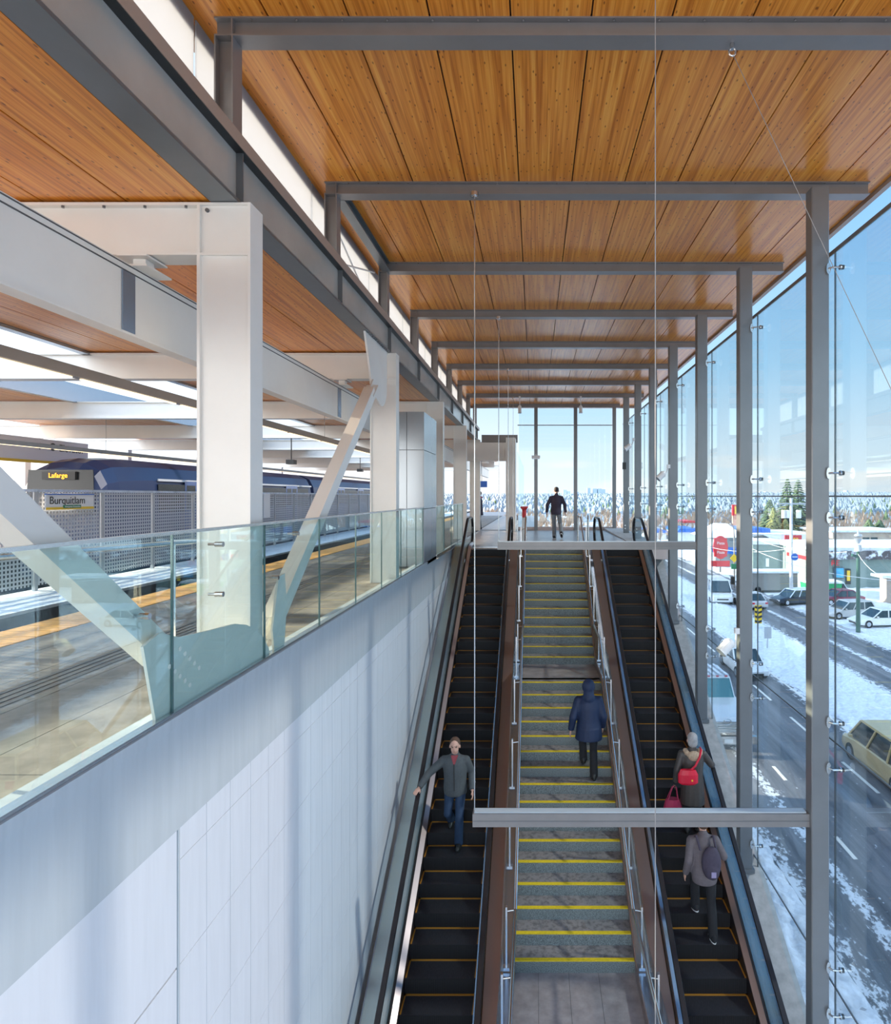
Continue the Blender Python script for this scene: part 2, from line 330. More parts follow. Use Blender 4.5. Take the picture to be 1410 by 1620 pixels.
# --- upper landing floor, platform floor
mb = MB(); mb.box(GX, 4.05, 18.5, 28.0, -0.35, 0.0); fl = struct(mb.build('floor', 'landing'))
mb = MB(); mb.box(GX, 4.05, 18.38, 18.5, -0.35, -0.01); struct(mb.build('trim_5', 'deck_bronze'))
mb = MB()
for i in range(9):
    for j in range(11):
        if True:
            pass
xs = [-2.62, -3.22, -3.82, -4.42, -5.02, -5.5]
pl = MB(); pl.box(-6.14, -2.54, -2, 48, -0.40, -0.012)
plo = struct(pl.build('floor_platform', 'groove'))
pv = MB()
for a, b in zip(xs[1:], xs[:-1]):
    y = -2.0
    while y < 48:
        pv.box(a + 0.004, b - 0.004, y + 0.004, y + 1.796, -0.02, 0.0); y += 1.8
pv.build('paving', 'platform', plo)
tg = MB()
for k in range(4): tg.box(-3.98 - k * 0.085, -3.94 - k * 0.085, -2, 48, 0.0, 0.006)
tg.build('guide_strip', 'tactile_grey', plo)
ty = MB(); y = -2.0
while y < 48: ty.box(-6.12, -5.5, y + 0.01, y + 0.29, -0.01, 0.008); y += 0.30
ty.build('tactile_edge', 'tactile', plo)
mb = MB(); mb.box(-2.54, 0, 27.6, 48, -0.4, 0.0); mb.box(-6.14, -2.54, 48, 60, -0.4, 0); struct(mb.build('floor_platform_end', 'landing'))
# track trench and middle walkway
mb = MB(); mb.box(-17.0, -5.9, -4, 90, -2.3, -1.6); mb.box(-6.30, -6.14, -4, 60, -1.6, -0.05); struct(mb.build('trackbed', 'track'))
mb = MB(); mb.box(-10.9, -9.0, -4, 90, -1.6, -0.52); mb.box(-22, -16.2, -4, 90, -1.6, -0.05); struct(mb.build('wall_trackside', 'track'))
mb = MB(); mb.box(-10.85, -9.02, -4, 90, -0.52, -0.46); mb.box(-8.98, -8.6, -4, 90, -1.6, -1.5); tag(mb.build('track_snow', 'snow'), 'snow lying on the walkway between the tracks', 'snow', kind='stuff')
# concrete street side sill under the glass wall
SX0, SX1 = 3.60, 4.06
DS = 12.88
def sillz(y): return min(E - DS + 0.5774 * y, -0.0) if y < 19.9 else 0.0
mb = MB(); mb.prism([(4.0, sillz(4.0)), (19.6, sillz(19.6)), (28, 0.10), (28, -0.4), (19.6, -0.5), (4.0, sillz(4) - 0.6)], 'x', SX0 - 0.42, SX1)
struct(mb.build('wall_right_sill', 'concrete'))
# ================================================================ STRUCTURE THINGS
# roof frames: beam + clerestory post; glazing columns
BH, BW = 0.168, 0.18
def h_beam_x(mb, x0, x1, y, z1, h=BH, w=BW, tf=0.014, tw=0.012):
    mb.box(x0, x1, y, y + w, z1 - tf, z1); mb.box(x0, x1, y, y + w, z1 - h, z1 - h + tf); mb.box(x0, x1, y + w / 2 - tw / 2 - 0.03, y + w / 2 + tw / 2 - 0.03, z1 - h + tf, z1 - tf)
frames_n = 9
for n in range(-1, 9):
    y = YN(n)
    i = n
    where = ['at the very top of the picture', 'second from the camera', 'third from the camera', 'fourth from the camera', 'fifth from the camera', 'sixth from the camera', 'seventh from the camera', 'eighth from the camera', 'last one, above the end glazing']
    if n >= 0:
        t = thing('roof_beam', 'grey steel roof beam under the timber ceiling, ' + where[n], 'beam', (0, y, ZC), 'steel roof beams across the hall')
        mb = MB(); h_beam_x(mb, -2.82, 4.50 if n < 8 else 3.9, y, ZC); mb.build('beam_section', 'steel', t)
        st = MB(); st.box(-2.672, -2.66, y + 0.004, y + BW - 0.004, ZC - BH + 0.012, ZC - 0.012); st.build('stiffener', 'steel', t)
        bt = MB()
        for k in range(18):
            x = -2.5 + k * 0.4
            bt.cyl((x, y + 0.02, ZC - 0.014), (x, y + 0.02, ZC - 0.022), 0.012, n=6)
        if n < 3: bt.build('bolt_row', 'chrome', t)
        # clerestory post on the girder
        t = thing('clerestory_post', ('short grey steel post on the long dark girder, ' + where[n].replace('at the very top of the picture', 'nearest the camera').replace('last one, above the end glazing', 'farthest from the camera')), 'post', (-2.72, y + 0.085, E + 3.18), 'short posts between girder and roof')
        mb = MB(); z0, z1 = E + 3.18, ZC - BH
        mb.box(-2.82, -2.806, y, y + 0.17, z0, z1); mb.box(-2.668, -2.654, y, y + 0.17, z0, z1); mb.box(-2.806, -2.668, y + 0.075, y + 0.087, z0, z1)
        mb.build('post_section', 'steel', t)
        mb = MB(); mb.box(-2.83, -2.64, y - 0.01, y + 0.18, z0 - 0.0, z0 + 0.014); mb.build('base_plate', 'steel', t)
# strut and rod bracing in the second bay
t = thing('roof_strut', 'grey steel strut linking the second and third clerestory posts', 'beam', (-2.6, YN(1), ZC))
mb = MB(); mb.box(-2.74, -2.60, YN(1) + BW, YN(2), ZC - 0.03, ZC - 0.016); mb.box(-2.68, -2.664, YN(1) + BW, YN(2), ZC - 0.16, ZC - 0.03); mb.box(-2.74, -2.60, YN(1) + BW, YN(2), ZC - 0.172, ZC - 0.158); mb.build('strut_section', 'steel_dark', t)
t = thing('rod_bracing', 'pale crossed steel rods between the second and third clerestory posts', 'bracing', (-2.78, YN(1), E + 3.2))
MB().box(-2.90, -2.66, YN(1) + 0.14, YN(1) + 0.2, E + 3.18, E + 3.30).build('lug_plate', 'steel', t)
for a, b in (((-2.88, YN(1) + 0.2, ZC - 0.2), (-2.88, YN(2) - 0.02, E + 3.25)), ((-2.88, YN(1) + 0.2, E + 3.25), (-2.88, YN(2) - 0.02, ZC - 0.2))):
    mb = MB(); mb.cyl(a, b, 0.014); mb.build('brace_rod', 'white_steel', t)
# frosted clerestory
fr = thing('clerestory_glazing', 'frosted pale clerestory glazing strip between dark girder and timber roof', 'window', (-3.0, 5, E + 3.2)); fr['kind'] = 'structure'
for n in range(-1, 8):
    mb = MB(); mb.box(-3.0, -2.985, max(YN(n) - D * 0.0, -1) + 0.02, YN(n + 1) - 0.02, E + 3.16, ZC - 0.02); mb.build('pane', 'frosted', fr)
# long dark girder
g = thing('long_girder', 'long dark grey steel girder running above the platform edge', 'girder', (-2.7, 0, E + 2.6))
gz0, gz1 = E + 2.58, E + 3.18
mb = MB(); mb.box(-2.58, -2.575, -1, 28.4, gz1 - 0.12, gz1); mb.box(-2.88, -2.58, -1, 28.4, gz1 - 0.02, gz1); mb.build('top_angle', 'taupe', g)
mb = MB(); mb.box(-2.665, -2.58, -1, 28.4, gz1 - 0.125, gz1 - 0.12 + 0.0); mb.build('top_flange', 'black', g)
mb = MB(); mb.box(-2.672, -2.66, -1, 28.4, gz0 + 0.02, gz1 - 0.1); mb.build('web_plate', 'web', g)
mb = MB(); mb.box(-2.84, -2.60, -1, 28.4, gz0, gz0 + 0.03); mb.build('bottom_flange', 'steel_dark', g)
for n in range(0, 9):
    mb = MB(); mb.box(-2.66, -2.60, YN(n) + 0.07, YN(n) + 0.085, gz0 + 0.03, gz1 - 0.125); mb.build('stiffener', 'steel_dark', g)
# glazing columns
CX0, CX1 = 3.63, 3.86
def colbase(y): return (E - DS + 0.5774 * (y + 0.1)) if y < 19.4 else 0.0
for n in range(-1, 8):
    y = YN(n) - 0.19
    lab = 'grey steel column of the right glass wall, ' + ['level with the camera and out of view', 'just outside the right edge of the view', 'the widest and nearest one in view', 'second nearest in view', 'third nearest in view', 'fourth nearest in view', 'fifth nearest in view', 'sixth nearest in view', 'farthest, beside the end glazing'][n + 1]
    t = thing('glazing_column', lab, 'column', (3.745, y + 0.1, colbase(y)), 'columns of the right glass wall')
    mb = MB(); zb = colbase(y) - 0.05; zt = ZC - BH
    c = 0.012
    mb.prism([(CX0 + c, y), (CX1 - c, y), (CX1, y + c), (CX1, y + 0.19 - c), (CX1 - c, y + 0.19), (CX0 + c, y + 0.19), (CX0, y + 0.19 - c), (CX0, y + c)], 'z', zb, zt)
    mb.build('column_shaft', 'column', t)
    mb = MB(); mb.box(CX0 - 0.03, CX1 + 0.03, y - 0.03, y + 0.22, max(zb, -20), zb + 0.07); mb.build('base_plate', 'column', t)
    if n >= 6:
        mb = MB()
        for dz in (0.25, 0.37): mb.cyl((CX0 + 0.06, y - 0.001, dz), (CX0 + 0.06, y - 0.012, dz), 0.025)
        mb.build('bolt_head', 'chrome', t)
# glass wall
WX = 3.98
gw = thing('window_1', 'tall frameless glass wall along the right side, held by steel brackets', 'glass wall', (WX, 5, -5)); gw['kind'] = 'structure'
zj = [E + 3.24, E, E - 3.26, E - 6.51, E - 9.6]
for n in range(0, 8):
    ya, yb = YN(n) - 0.09, YN(n + 1) - 0.09
    if n == 7: yb = YN(8) - 0.3
    for k in range(4):
        zt, zb = zj[k] - 0.005, zj[k + 1] + 0.005
        za, zbv = sillz(ya) - 0.02, sillz(yb) - 0.02
        lo_a, lo_b = max(zb, za), max(zb, zbv)
        if lo_a >= zt: continue
        lo_b = min(lo_b, zt - 0.001)
        yy = yb - 0.008
        if lo_b >= zt - 0.002 and zbv > zt:
            yy = ya + (zt - za) / (0.5774); lo_b = zt - 0.001
        mb = MB(); mb.prism([(ya + 0.008, lo_a), (yy, lo_b), (yy, zt), (ya + 0.008, zt)], 'x', WX, WX + 0.012); mb.build('pane', 'wall_glass', gw)
        ed = MB(); ed.box(WX - 0.003, WX + 0.015, ya - 0.008, ya + 0.008, lo_a, zt); ed.box(WX - 0.002, WX + 0.014, ya, yy, zt - 0.006, zt + 0.014 if k else zt + 0.05); ed.build('glass_joint', 'steel_dark', gw)
def bracket(parent, y, z):
    mb = MB(); p = Vector((CX1 - 0.02, y - 0.02, z))
    ring = lambda dy: [(p.x + 0.030 * math.cos(t) + dy * 0.3, p.y + dy, p.z + 0.075 * math.sin(t)) for t in [2 * PI * k / 16 for k in range(16)]]
    mb.loft([ring(0.0), ring(-0.012)])
    mb.tube([(p.x, p.y - 0.01, z), (p.x + 0.03, p.y - 0.05, z), (p.x + 0.09, p.y - 0.055, z), (WX, p.y - 0.05, z)], 0.013, 8)
    mb.cyl((WX - 0.022, p.y - 0.05, z), (WX - 0.002, p.y - 0.05, z), 0.034)
    o = mb.build('glazing_bracket', 'chrome', parent, smooth=False); MB().cyl((WX + 0.012, p.y - 0.05, z), (WX + 0.03, p.y - 0.05, z), 0.03).build('outer_disc', 'black', o)
    return o
for n in range(1, 8):
    y = YN(n) - 0.19
    for z in (E + 2.97, E + 0.30, E - 0.28, E - 2.95, E - 3.55, E - 6.15, E - 6.75):
        if z > sillz(y) + 0.2: bracket(gw, y, z)
# end glazing
ew = thing('window_2', 'full height glazing closing the far end of the landing', 'glass wall', (1.5, YN(8), 0)); ew['kind'] = 'structure'
ye = YN(8) + 0.05
for a, b in ((-0.78, 0.06), (0.06, 1.87), (1.87, 3.6)):
    for za, zb in ((0.15, E), (E + 0.01, E + 3.3), (E + 3.31, ZC - 0.2)):
        mb = MB(); mb.box(a + 0.06, b - 0.06, ye + 0.12, ye + 0.13, za, zb); mb.build('pane', 'wall_glass', ew)
mb = MB(); mb.box(-0.78, 3.75, ye + 0.1, ye + 0.16, 0.0, 0.15); mb.build('sill', 'deck_bronze', ew)
mb = MB(); mb.box(-0.78, 3.6, ye + 0.10, ye + 0.13, E + 3.24, E + 3.28); mb.build('glazing_bar', 'steel', ew)
for x, w in ((0.06, 'left'), (1.87, 'middle'), (3.64, 'right')):
    mb = MB(); mb.box(x - 0.08, x + 0.08, ye - 0.08, ye + 0.09, 0, ZC - BH); o = mb.build('mullion_post', 'column', None, loc=(x, ye, 0))
    tag(o, 'grey steel post of the end glazing, the %s one of three' % w, 'column', 'posts of the end glazing')
mb = MB(); mb.box(GX, -0.78, ye - 0.06, ye + 0.12, ZP - 0.15, ZP + 0.20); o = mb.build('end_lintel', 'steel', None, loc=(-1.6, ye, ZP)); tag(o, 'grey steel lintel over the passage to the platform end', 'beam')
# hanging rails
def rail(name, lab, n, h, x0):
    y = YN(n) - 0.12; z = E - h
    t = thing('suspended_rail', lab, 'rail', (x0, y, z), 'horizontal rails held by rods and columns')
    mb = MB(); c = 0.008
    mb.box(x0, CX0, y, y + 0.17, z - 0.17, z); mb.build('rail_section', 'steel', t)
    mb = MB(); mb.box(x0 + 0.02, CX0 - 0.03, y + 0.03, y + 0.13, z, z + 0.015); mb.build('cover_strip', 'fascia', t)
    mb = MB(); mb.box(x0, CX0, y - 0.004, y, z - 0.094, z - 0.088); mb.build('joint_line', 'steel_dark', t)
    rod = MB(); rod.cyl((x0 + 0.02, y + 0.085, z), (x0 + 0.02, y + 0.085, ZC - BH - 0.02), 0.0075, n=8); rod.build('hanger_rod', 'stainless', t)
    cp = MB(); cp.cyl((x0 + 0.02, y + 0.085, ZC - BH - 0.05), (x0 + 0.02, y + 0.085, ZC - BH), 0.055, n=16); cp.cyl((x0 + 0.02, y + 0.085, ZC - BH - 0.07), (x0 + 0.02, y + 0.085, ZC - BH - 0.05), 0.03, n=12); cp.build('rod_cap', 'stainless', t)
rail('a', 'grey rail crossing the stairs near the bottom of the view', 1, 4.20, -0.82)
rail('b', 'grey rail crossing just below the top of the stairs', 3, 1.03, -0.83)
rail('c', 'grey rail above the landing, the upper of the two distant ones', 5, 2.07, -0.86)
rail('d', 'grey rail above the landing, the lower of the two distant ones', 7, 1.87, -0.90)
o = MB().cyl((0.505, YN(-1), ZC), (0.505, YN(-1), -9), 0.0021, n=8).build('hanger_cable', 'steel', None, loc=(0.505, YN(-1), -9)); tag(o, 'thin steel cable hanging full height in front of the stairs', 'cable')
t = thing('diagonal_cable', 'thin diagonal stay cable with hook under the nearest roof beam, at right', 'cable', (1.78, YN(0) + 0.1, ZC - BH))
MB().cyl((1.78, YN(0) + 0.1, ZC - BH - 0.10), (3.64, YN(0) + 0.05, E - 0.06), 0.0032, n=8).build('cable', 'steel', t)
mb = MB(); mb.cyl((1.77, YN(0) + 0.1, ZC - BH), (1.77, YN(0) + 0.1, ZC - BH - 0.05), 0.022); mb.tube([(1.77 + 0.03 * math.cos(a), YN(0) + 0.1, ZC - BH - 0.075 + 0.035 * math.sin(a)) for a in [k * PI / 6 for k in range(13)]], 0.008, 8); mb.build('hook', 'chrome', t)
# ceiling spots
def spot(loc, aim, lab, r=0.07, l=0.2, arm=None):
    t = thing('spotlight', lab, 'spotlight', loc)
    p = Vector(loc); d = Vector(aim).normalized()
    mb = MB(); mb.tube([p - d * l / 2, p - d * l * 0.3, p + d * l / 2, p + d * (l / 2 + 0.02)], [r * 0.6, r, r, r * 1.12], 16); mb.build('lamp_housing', 'white', t, smooth=False)
    mb = MB(); mb.tube([p + d * (l / 2 + 0.021), p + d * (l / 2 + 0.03)], [r, r], 16); mb.build('lens', 'panel_metal', t)
    if arm:
        mb = MB(); mb.tube([p] + [Vector(a) for a in arm], 0.016, 8); e = Vector(arm[-1]); mb.cbox(e, 0.08, 0.08, 0.1); mb.build('mounting_arm', 'white', t)
def P(px, py, Y): return Vector(((px - PX) / F * Y, Y, E - (py - PY) / F * Y))
yy = YN(2) - 0.22
spot(P(1150, 1022, yy), (-0.75, -0.2, -0.7), 'white floodlight on the second column of the glass wall', 0.10, 0.27, [P(1163, 1024, yy), P(1166, 998, yy + 0.05)])
yy = YN(4) - 0.22
spot(P(1047, 752, yy), (-0.75, -0.1, -0.7), 'white spotlight on the fourth glazing column, below the horizon clouds', 0.085, 0.24, [P(1054, 748, yy), P(1058, 738, yy + 0.05)])
yy = YN(6) - 0.22
spot(P(994, 707, yy), (-0.8, -0.1, -0.6), 'smaller white spotlight on a far glazing column', 0.09, 0.26, [P(1001, 702, yy), P(1003, 695, yy + 0.05)])
for px, w in ((822.5, 'left'), (919, 'right')):
    c = P(px, 647, YN(7)); spot(c, (0, -0.1, -1), 'white cylindrical spotlight hanging under the far ceiling, %s one' % w, 0.07, 0.3, [(c.x, c.y, ZC - 0.17)])
c = P(848, 723, 24.9); t = thing('exit_fixture', 'small white box fixture hanging under the distant lower rail', 'light fixture', c)
mb = MB(); mb.cbox(c, 0.34, 0.2, 0.12); mb.cyl((c.x, c.y, c.z), (c.x, c.y, E + 1.72), 0.02); mb.build('housing', 'white', t)
mb = MB(); mb.cbox((c.x, c.y, c.z - 0.07), 0.3, 0.18, 0.03); mb.build('diffuser', 'panel_metal', t)
c = P(989, 737, YN(7) - 0.22); o = MB().cbox((CX0 + 0.02, c.y + 0.0, c.z), 0.14, 0.08, 0.28).build('speaker_box', 'black', None, loc=c); tag(o, 'small black box fixed to a far column of the glass wall', 'speaker')

# ================================================================ PLATFORM SIDE
# glass balustrade
b = thing('glass_balustrade', 'long teal tinted glass balustrade along the platform edge above the white wall', 'balustrade', (GX, 4, 0.08))
zt = E - 0.26
ys = [1.3 + 1.408 * k for k in range(9)] + [13.35]
ysB = [15.1 + 1.41 * k for k in range(5)]
for seq in (ys, ysB):
    for a, c in zip(seq[:-1], seq[1:]):
        MB().box(GX - 0.045, GX - 0.03, a + 0.008, c - 0.008, 0.06, zt).build('glass_panel', 'bal_glass', b)
        mb = MB(); mb.box(GX - 0.046, GX - 0.029, c - 0.005, c + 0.005, 0.06, zt); mb.build('glass_edge', 'glass_edge', b)
    MB().box(GX - 0.058, GX - 0.018, seq[0], seq[-1], zt, zt + 0.022).build('top_rail', 'stainless', b)
    MB().box(GX - 0.08, GX - 0.01, seq[0], seq[-1], 0.02, 0.10).build('base_shoe', 'stainless', b)
# second balustrade glass at platform handrail
t = thing('handrail', 'grey metal handrail on the platform in front of the nearest white column', 'handrail', (-3.3, 4.0, 0))
mb = MB(); mb.tube([(-3.35, 3.0, 1.20), (-2.72, 4.86, 1.20)], 0.02); mb.build('rail_tube', 'stainless', t)
for u in (0.1, 0.9): MB().cyl((-3.35 + 0.63 * u, 3.0 + 1.86 * u, 0), (-3.35 + 0.63 * u, 3.0 + 1.86 * u, 1.2), 0.018).build('post', 'stainless', t)
def clamp(px, py, Y):
    p = P(px, py, Y); mb = MB(); mb.cyl((GX - 0.075, p.y, p.z), (GX - 0.012, p.y, p.z), 0.021, n=12); mb.cyl((GX - 0.13, p.y, p.z), (GX - 0.075, p.y, p.z), 0.011, n=10); return mb.build('glass_clamp', 'chrome', b)
for px, py in ((356, 861), (356, 940), (475, 844), (443, 914), (240, 975)):
    clamp(px, py, -GX * F / (PX - px))
# white columns, braces, cross beams
KX0, KX1 = -2.96, -2.49
def ycol(k): return 5.32 + 5.6 * k
names = ['widest one, nearest the camera', 'second, with the slanting brace at its head', 'third, behind the metal-clad box', 'fourth, small, near the landing', 'fifth, farthest small one']
for k in range(5):
    y = ycol(k)
    t = thing('platform_column', 'cream white steel platform column, ' + names[k], 'column', (-2.725, y + 0.11, 0), 'white columns along the platform edge')
    zt_ = E + 2.575
    mb = MB(); mb.box(KX0, KX0 + 0.025, y, y + 0.24, 0, zt_); mb.box(KX1 - 0.025, KX1, y, y + 0.24, 0, zt_); mb.box(KX0 + 0.025, KX1 - 0.025, y + 0.03, y + 0.05, 0, zt_ - 0.0); mb.box(KX0 + 0.02, KX1 - 0.02, y + 0.19, y + 0.21, 0, zt_)
    mb.build('column_shaft', 'white_steel', t)
    mb = MB()
    for z in (zt_ - 0.02, zt_ - 0.46): mb.box(KX0 + 0.025, KX1 - 0.025, y + 0.002, y + 0.2, z, z + 0.02)
    mb.build('stiffener', 'white_steel', t)
    if k == 0:
        mb = MB(); mb.cyl((KX0 + 0.08, y + 0.03, zt_ - 0.06), (KX0 + 0.08, y + 0.015, zt_ - 0.06), 0.018, n=8); mb.build('bolt', 'steel_dark', t)
for k in range(-1, 9):
    y = ycol(k); x1 = KX0 if k >= 0 else -2.9
    if k < 0: continue
    lab = 'cream white cross beam spanning the tracks under the platform roofs, ' + ['nearest, ending at the widest column', 'second nearest', 'third from the camera', 'fourth from the camera', 'fifth from the camera', 'sixth from the camera', 'seventh from the camera', 'eighth from the camera', 'farthest'][k]
    t = thing('cross_beam', lab, 'beam', (-3.0, y, E + 2.1), 'white beams crossing above the tracks')
    z1 = E + 2.575; z0 = z1 - 0.46
    mb = MB(); mb.box(-24, x1, y, y + 0.24, z1 - 0.025, z1); mb.box(-24, x1, y, y + 0.24, z0, z0 + 0.025); mb.box(-24, x1, y + 0.06, y + 0.08, z0 + 0.025, z1 - 0.025)
    mb.build('beam_section', 'white_steel', t)
    if k == 0:
        mb = MB()
        for j in range(7): x = -3.06 - 0.36 * j; mb.cyl((x, y + 0.01, z1 - 0.026), (x, y + 0.01, z1 - 0.045), 0.013, n=6)
        mb.build('bolt_row', 'steel_dark', t)
# braces in the column line
def brace(ya, ha, yb, hb, lab, w):
    t = thing('diagonal_brace', lab, 'brace', (-2.725, (ya + yb) / 2, E))
    mb = MB(); mb.bar((-2.61, ya, E - ha), (-2.61, yb, E - hb), 0.16, w); mb.build('box_member', 'white_steel', t)
    d = (Vector((0, yb, -hb)) - Vector((0, ya, -ha))).normalized()
    for e, s in (((-2.61, ya, E - ha), 1), ((-2.61, yb, E - hb), -1)):
        e = Vector(e); mb = MB(); mb.bar(e - d * s * 0.28, e + d * s * 0.12, 0.02, w * 0.8); mb.bar(e - d * s * 0.2 , e + d * s * 0.15, 0.19, 0.02); mb.build('end_plate', 'white_steel', t)
brace(1.40, -1.27, 4.22, 1.10, 'thick white diagonal brace descending from the left edge to the base gusset', 0.17)
brace(6.02, 1.25, 9.63, -1.66, 'slender white diagonal brace rising from base gusset to the second column head', 0.17)
g = thing('base_gusset', 'white fan-shaped steel gusset at the foot of the nearest column, behind glass', 'gusset', (-2.68, 5.4, 0))
poly = [(3.98, 0), (3.83, 0.61), (4.0, 0.66), (4.22, 0.58), (4.63, 0.54), (5.0, 0.51), (5.20, 0.46), (5.38, 0.38), (5.52, 0.28), (5.64, 0.15), (5.70, 0)]
MB().prism([(5.78, 0), (5.72, 0.3), (5.86, 0.78), (6.0, 0.80), (6.05, 0.5), (5.98, 0)], 'x', -2.488, -2.468).build('brace_plate', 'white_steel', g)
MB().prism(poly, 'x', -2.488, -2.468).build('gusset_plate', 'white_steel', g)
mb = MB(); mb.prism([(5.0, 0.0), (5.05, 0.42), (5.25, 0.5), (5.6, 0.5), (5.8, 0.42), (5.85, 0.0)], 'x', -2.49, -2.475); 
mb = MB()
for (y0, z0) in ((4.10, 0.36),):
    for j in range(5):
        s = 1 if y0 < 5 else -1
        mb.cyl((-2.47, y0 + s * 0.06 * j, z0 - 0.05 * j + 0.05), (-2.462, y0 + s * 0.06 * j, z0 - 0.05 * j + 0.05), 0.017, n=8)
        mb.cyl((-2.47, y0 + s * (0.06 * j + 0.12), z0 - 0.05 * j + 0.14), (-2.462, y0 + s * (0.06 * j + 0.12), z0 - 0.05 * j + 0.14), 0.017, n=8)
mb.build('bolt_group', 'white_steel', g)
g = thing('head_gusset', 'white steel gusset plate under the girder at the second column head', 'gusset', (-2.66, 10.3, E + 2.3))
poly = [(9.45, E + 2.575), (10.85, E + 2.575), (10.85, E + 2.1)] + [(10.45 + 0.40 * math.cos(a), E + 1.95 + 0.40 * math.sin(a)) for a in [-PI * 0.1 - PI * 0.5 * k / 8 for k in range(9)]] + [(9.85, E + 1.72), (9.75, E + 2.0)]
MB().prism(poly, 'x', -2.665, -2.635).build('gusset_plate', 'white_steel', g)
mb = MB()
for j in range(12): mb.cyl((-2.60, 9.55 + j * 0.11, E + 2.575), (-2.60, 9.55 + j * 0.11, E + 2.555), 0.02, n=6)
mb.build('bolt_row', 'steel_dark', g)
# white gutter girder hung under cross beams
g = thing('gutter_girder', 'white box girder hung under the cross beams along the platform', 'girder', (-3.6, 0, E + 1.4))
hz0, hz1 = E + 1.395, E + 1.985
MB().box(-3.58, -3.47, -2, 46, hz0, hz1).build('box_section', 'white_steel', g)
mb = MB(); mb.box(-3.47, -3.462, -2, 46, hz1 - 0.075, hz1 - 0.066); mb.box(-3.47, -3.462, -2, 46, hz1 - 0.02, hz1 - 0.012); mb.build('dark_seam', 'groove', g)
mb = MB(); mb.box(-3.60, -3.45, -2, 46, hz0 - 0.02, hz0); mb.build('bottom_flange', 'white_steel', g)
for k in range(0, 4):
    y = ycol(k) - 0.06
    mb = MB(); mb.box(-3.62, -3.36, y, y + 0.3, E + 2.085, E + 2.10); mb.box(-3.53, -3.42, y + 0.08, y + 0.2, E + 2.0, E + 2.09); mb.box(-3.64, -3.34, y - 0.03, y + 0.33, hz1, hz1 + 0.015); mb.build('hanger_bracket', 'white_steel', g)
    mb = MB(); mb.box(-3.468, -3.458, y - 0.16, y + 0.0, hz0, hz1 - 0.08); mb.build('splice_plate', 'deck_blue', g)
# linear lights
def linear(lab, x, H, y0, y1, w=0.11):
    t = thing('linear_light', lab, 'light fixture', (x, y0, E + H), 'linear light fixtures over the platforms')
    MB().box(x - w, x, y0, y1, E + H, E + H + 0.12).build('housing', 'steel', t)
    mb = MB(); y = y0
    while y < y1: mb.box(x - w + 0.02, x - 0.05, y + 0.06, min(y + 1.9, y1) , E + H - 0.012, E + H); y += 2.0
    mb.build('light_strip', 'lamp', t)
    y = y0 + 3.0
    while y < min(y1, 30): MB().cyl((x - w / 2, y, E + H + 0.1), (x - w / 2, y, ZP), 0.006, n=6).build('hanger_wire', 'steel', t); y += 5.6
linear('long grey linear light hanging over the near platform', -5.2, 1.36, 1.0, 34)
linear('long grey linear light hanging over the far platform', -14.2, 1.40, 6.0, 60)
# metal clad box
g = thing('metal_clad_shaft', 'tall metal-clad box on the platform between the second and third columns', 'elevator shaft', (-3.5, 14.2, 0))
bx0, bx1, by0, by1 = -3.62, -2.44, 13.4, 15.08
MB().box(bx0, bx1 - 0.02, by0 + 0.02, by1, -0.6 + 0.6, E + 1.86).build('core', 'groove', g)
zs = [0, 1.28, E + 1.02, E + 1.87]
mb = MB()
for za, zb in zip(zs[:-1], zs[1:]):
    for xa, xb in ((bx0, -2.82), (-2.82, bx1 - 0.01)): mb.box(xa + 0.006, xb - 0.006, by0, by0 + 0.03, za + 0.006, zb - 0.006)
    mb.box(bx1 - 0.03, bx1, by0 + 0.01, by1, za + 0.006, zb - 0.006)
mb.box(bx1 - 0.03, bx1, by0 + 0.01, by1, -0.0, 0.08)
mb.build('cladding_panels', 'panel_metal', g)
# perforated fence with sign
FX = -10.7
g = thing('perforated_fence', 'grey perforated metal fence between the two tracks', 'fence', (FX, 8, -0.5))
fz0, fz1 = -0.46, E + 0.13
def perforated():
    m = bpy.data.materials.new('perforated_metal'); m.use_nodes = True; nt = m.node_tree; N = nt.nodes; L = nt.links
    for n in list(N): N.remove(n)
    tc = N.new('ShaderNodeTexCoord'); mp = N.new('ShaderNodeMapping'); mp.inputs['Scale'].default_value = (1, 11, 11); L.new(tc.outputs['Object'], mp.inputs[0])
    sp = N.new('ShaderNodeSeparateXYZ'); L.new(mp.outputs[0], sp.inputs[0])
    outs = []
    for k in (1, 2):
        fr_ = N.new('ShaderNodeMath'); fr_.operation = 'FRACT'; L.new(sp.outputs[k], fr_.inputs[0])
        gt = N.new('ShaderNodeMath'); gt.operation = 'GREATER_THAN'; gt.inputs[1].default_value = 0.42; L.new(fr_.outputs[0], gt.inputs[0]); outs.append(gt)
    mu = N.new('ShaderNodeMath'); mu.operation = 'MULTIPLY'; L.new(outs[0].outputs[0], mu.inputs[0]); L.new(outs[1].outputs[0], mu.inputs[1])
    tr = N.new('ShaderNodeBsdfTransparent'); pb = N.new('ShaderNodeBsdfPrincipled'); pb.inputs['Base Color'].default_value = (0.55, 0.57, 0.60, 1); pb.inputs['Roughness'].default_value = 0.45
    mx = N.new('ShaderNodeMixShader'); L.new(mu.outputs[0], mx.inputs[0]); L.new(pb.outputs[0], mx.inputs[1]); L.new(tr.outputs[0], mx.inputs[2])
    o = N.new('ShaderNodeOutputMaterial'); L.new(mx.outputs[0], o.inputs[0]); return m
M['perf'] = perforated()
y = 3.0
k = 0
while y < 70:
    MB().box(FX - 0.004, FX + 0.004, y + 0.05, y + 1.95, fz0 + 0.1, fz1 - 0.04).build('mesh_panel', 'perf', g)
    MB().box(FX - 0.04, FX + 0.04, y - 0.035, y + 0.035, fz0, fz1).build('fence_post', 'mesh_steel', g)
    y += 2.0
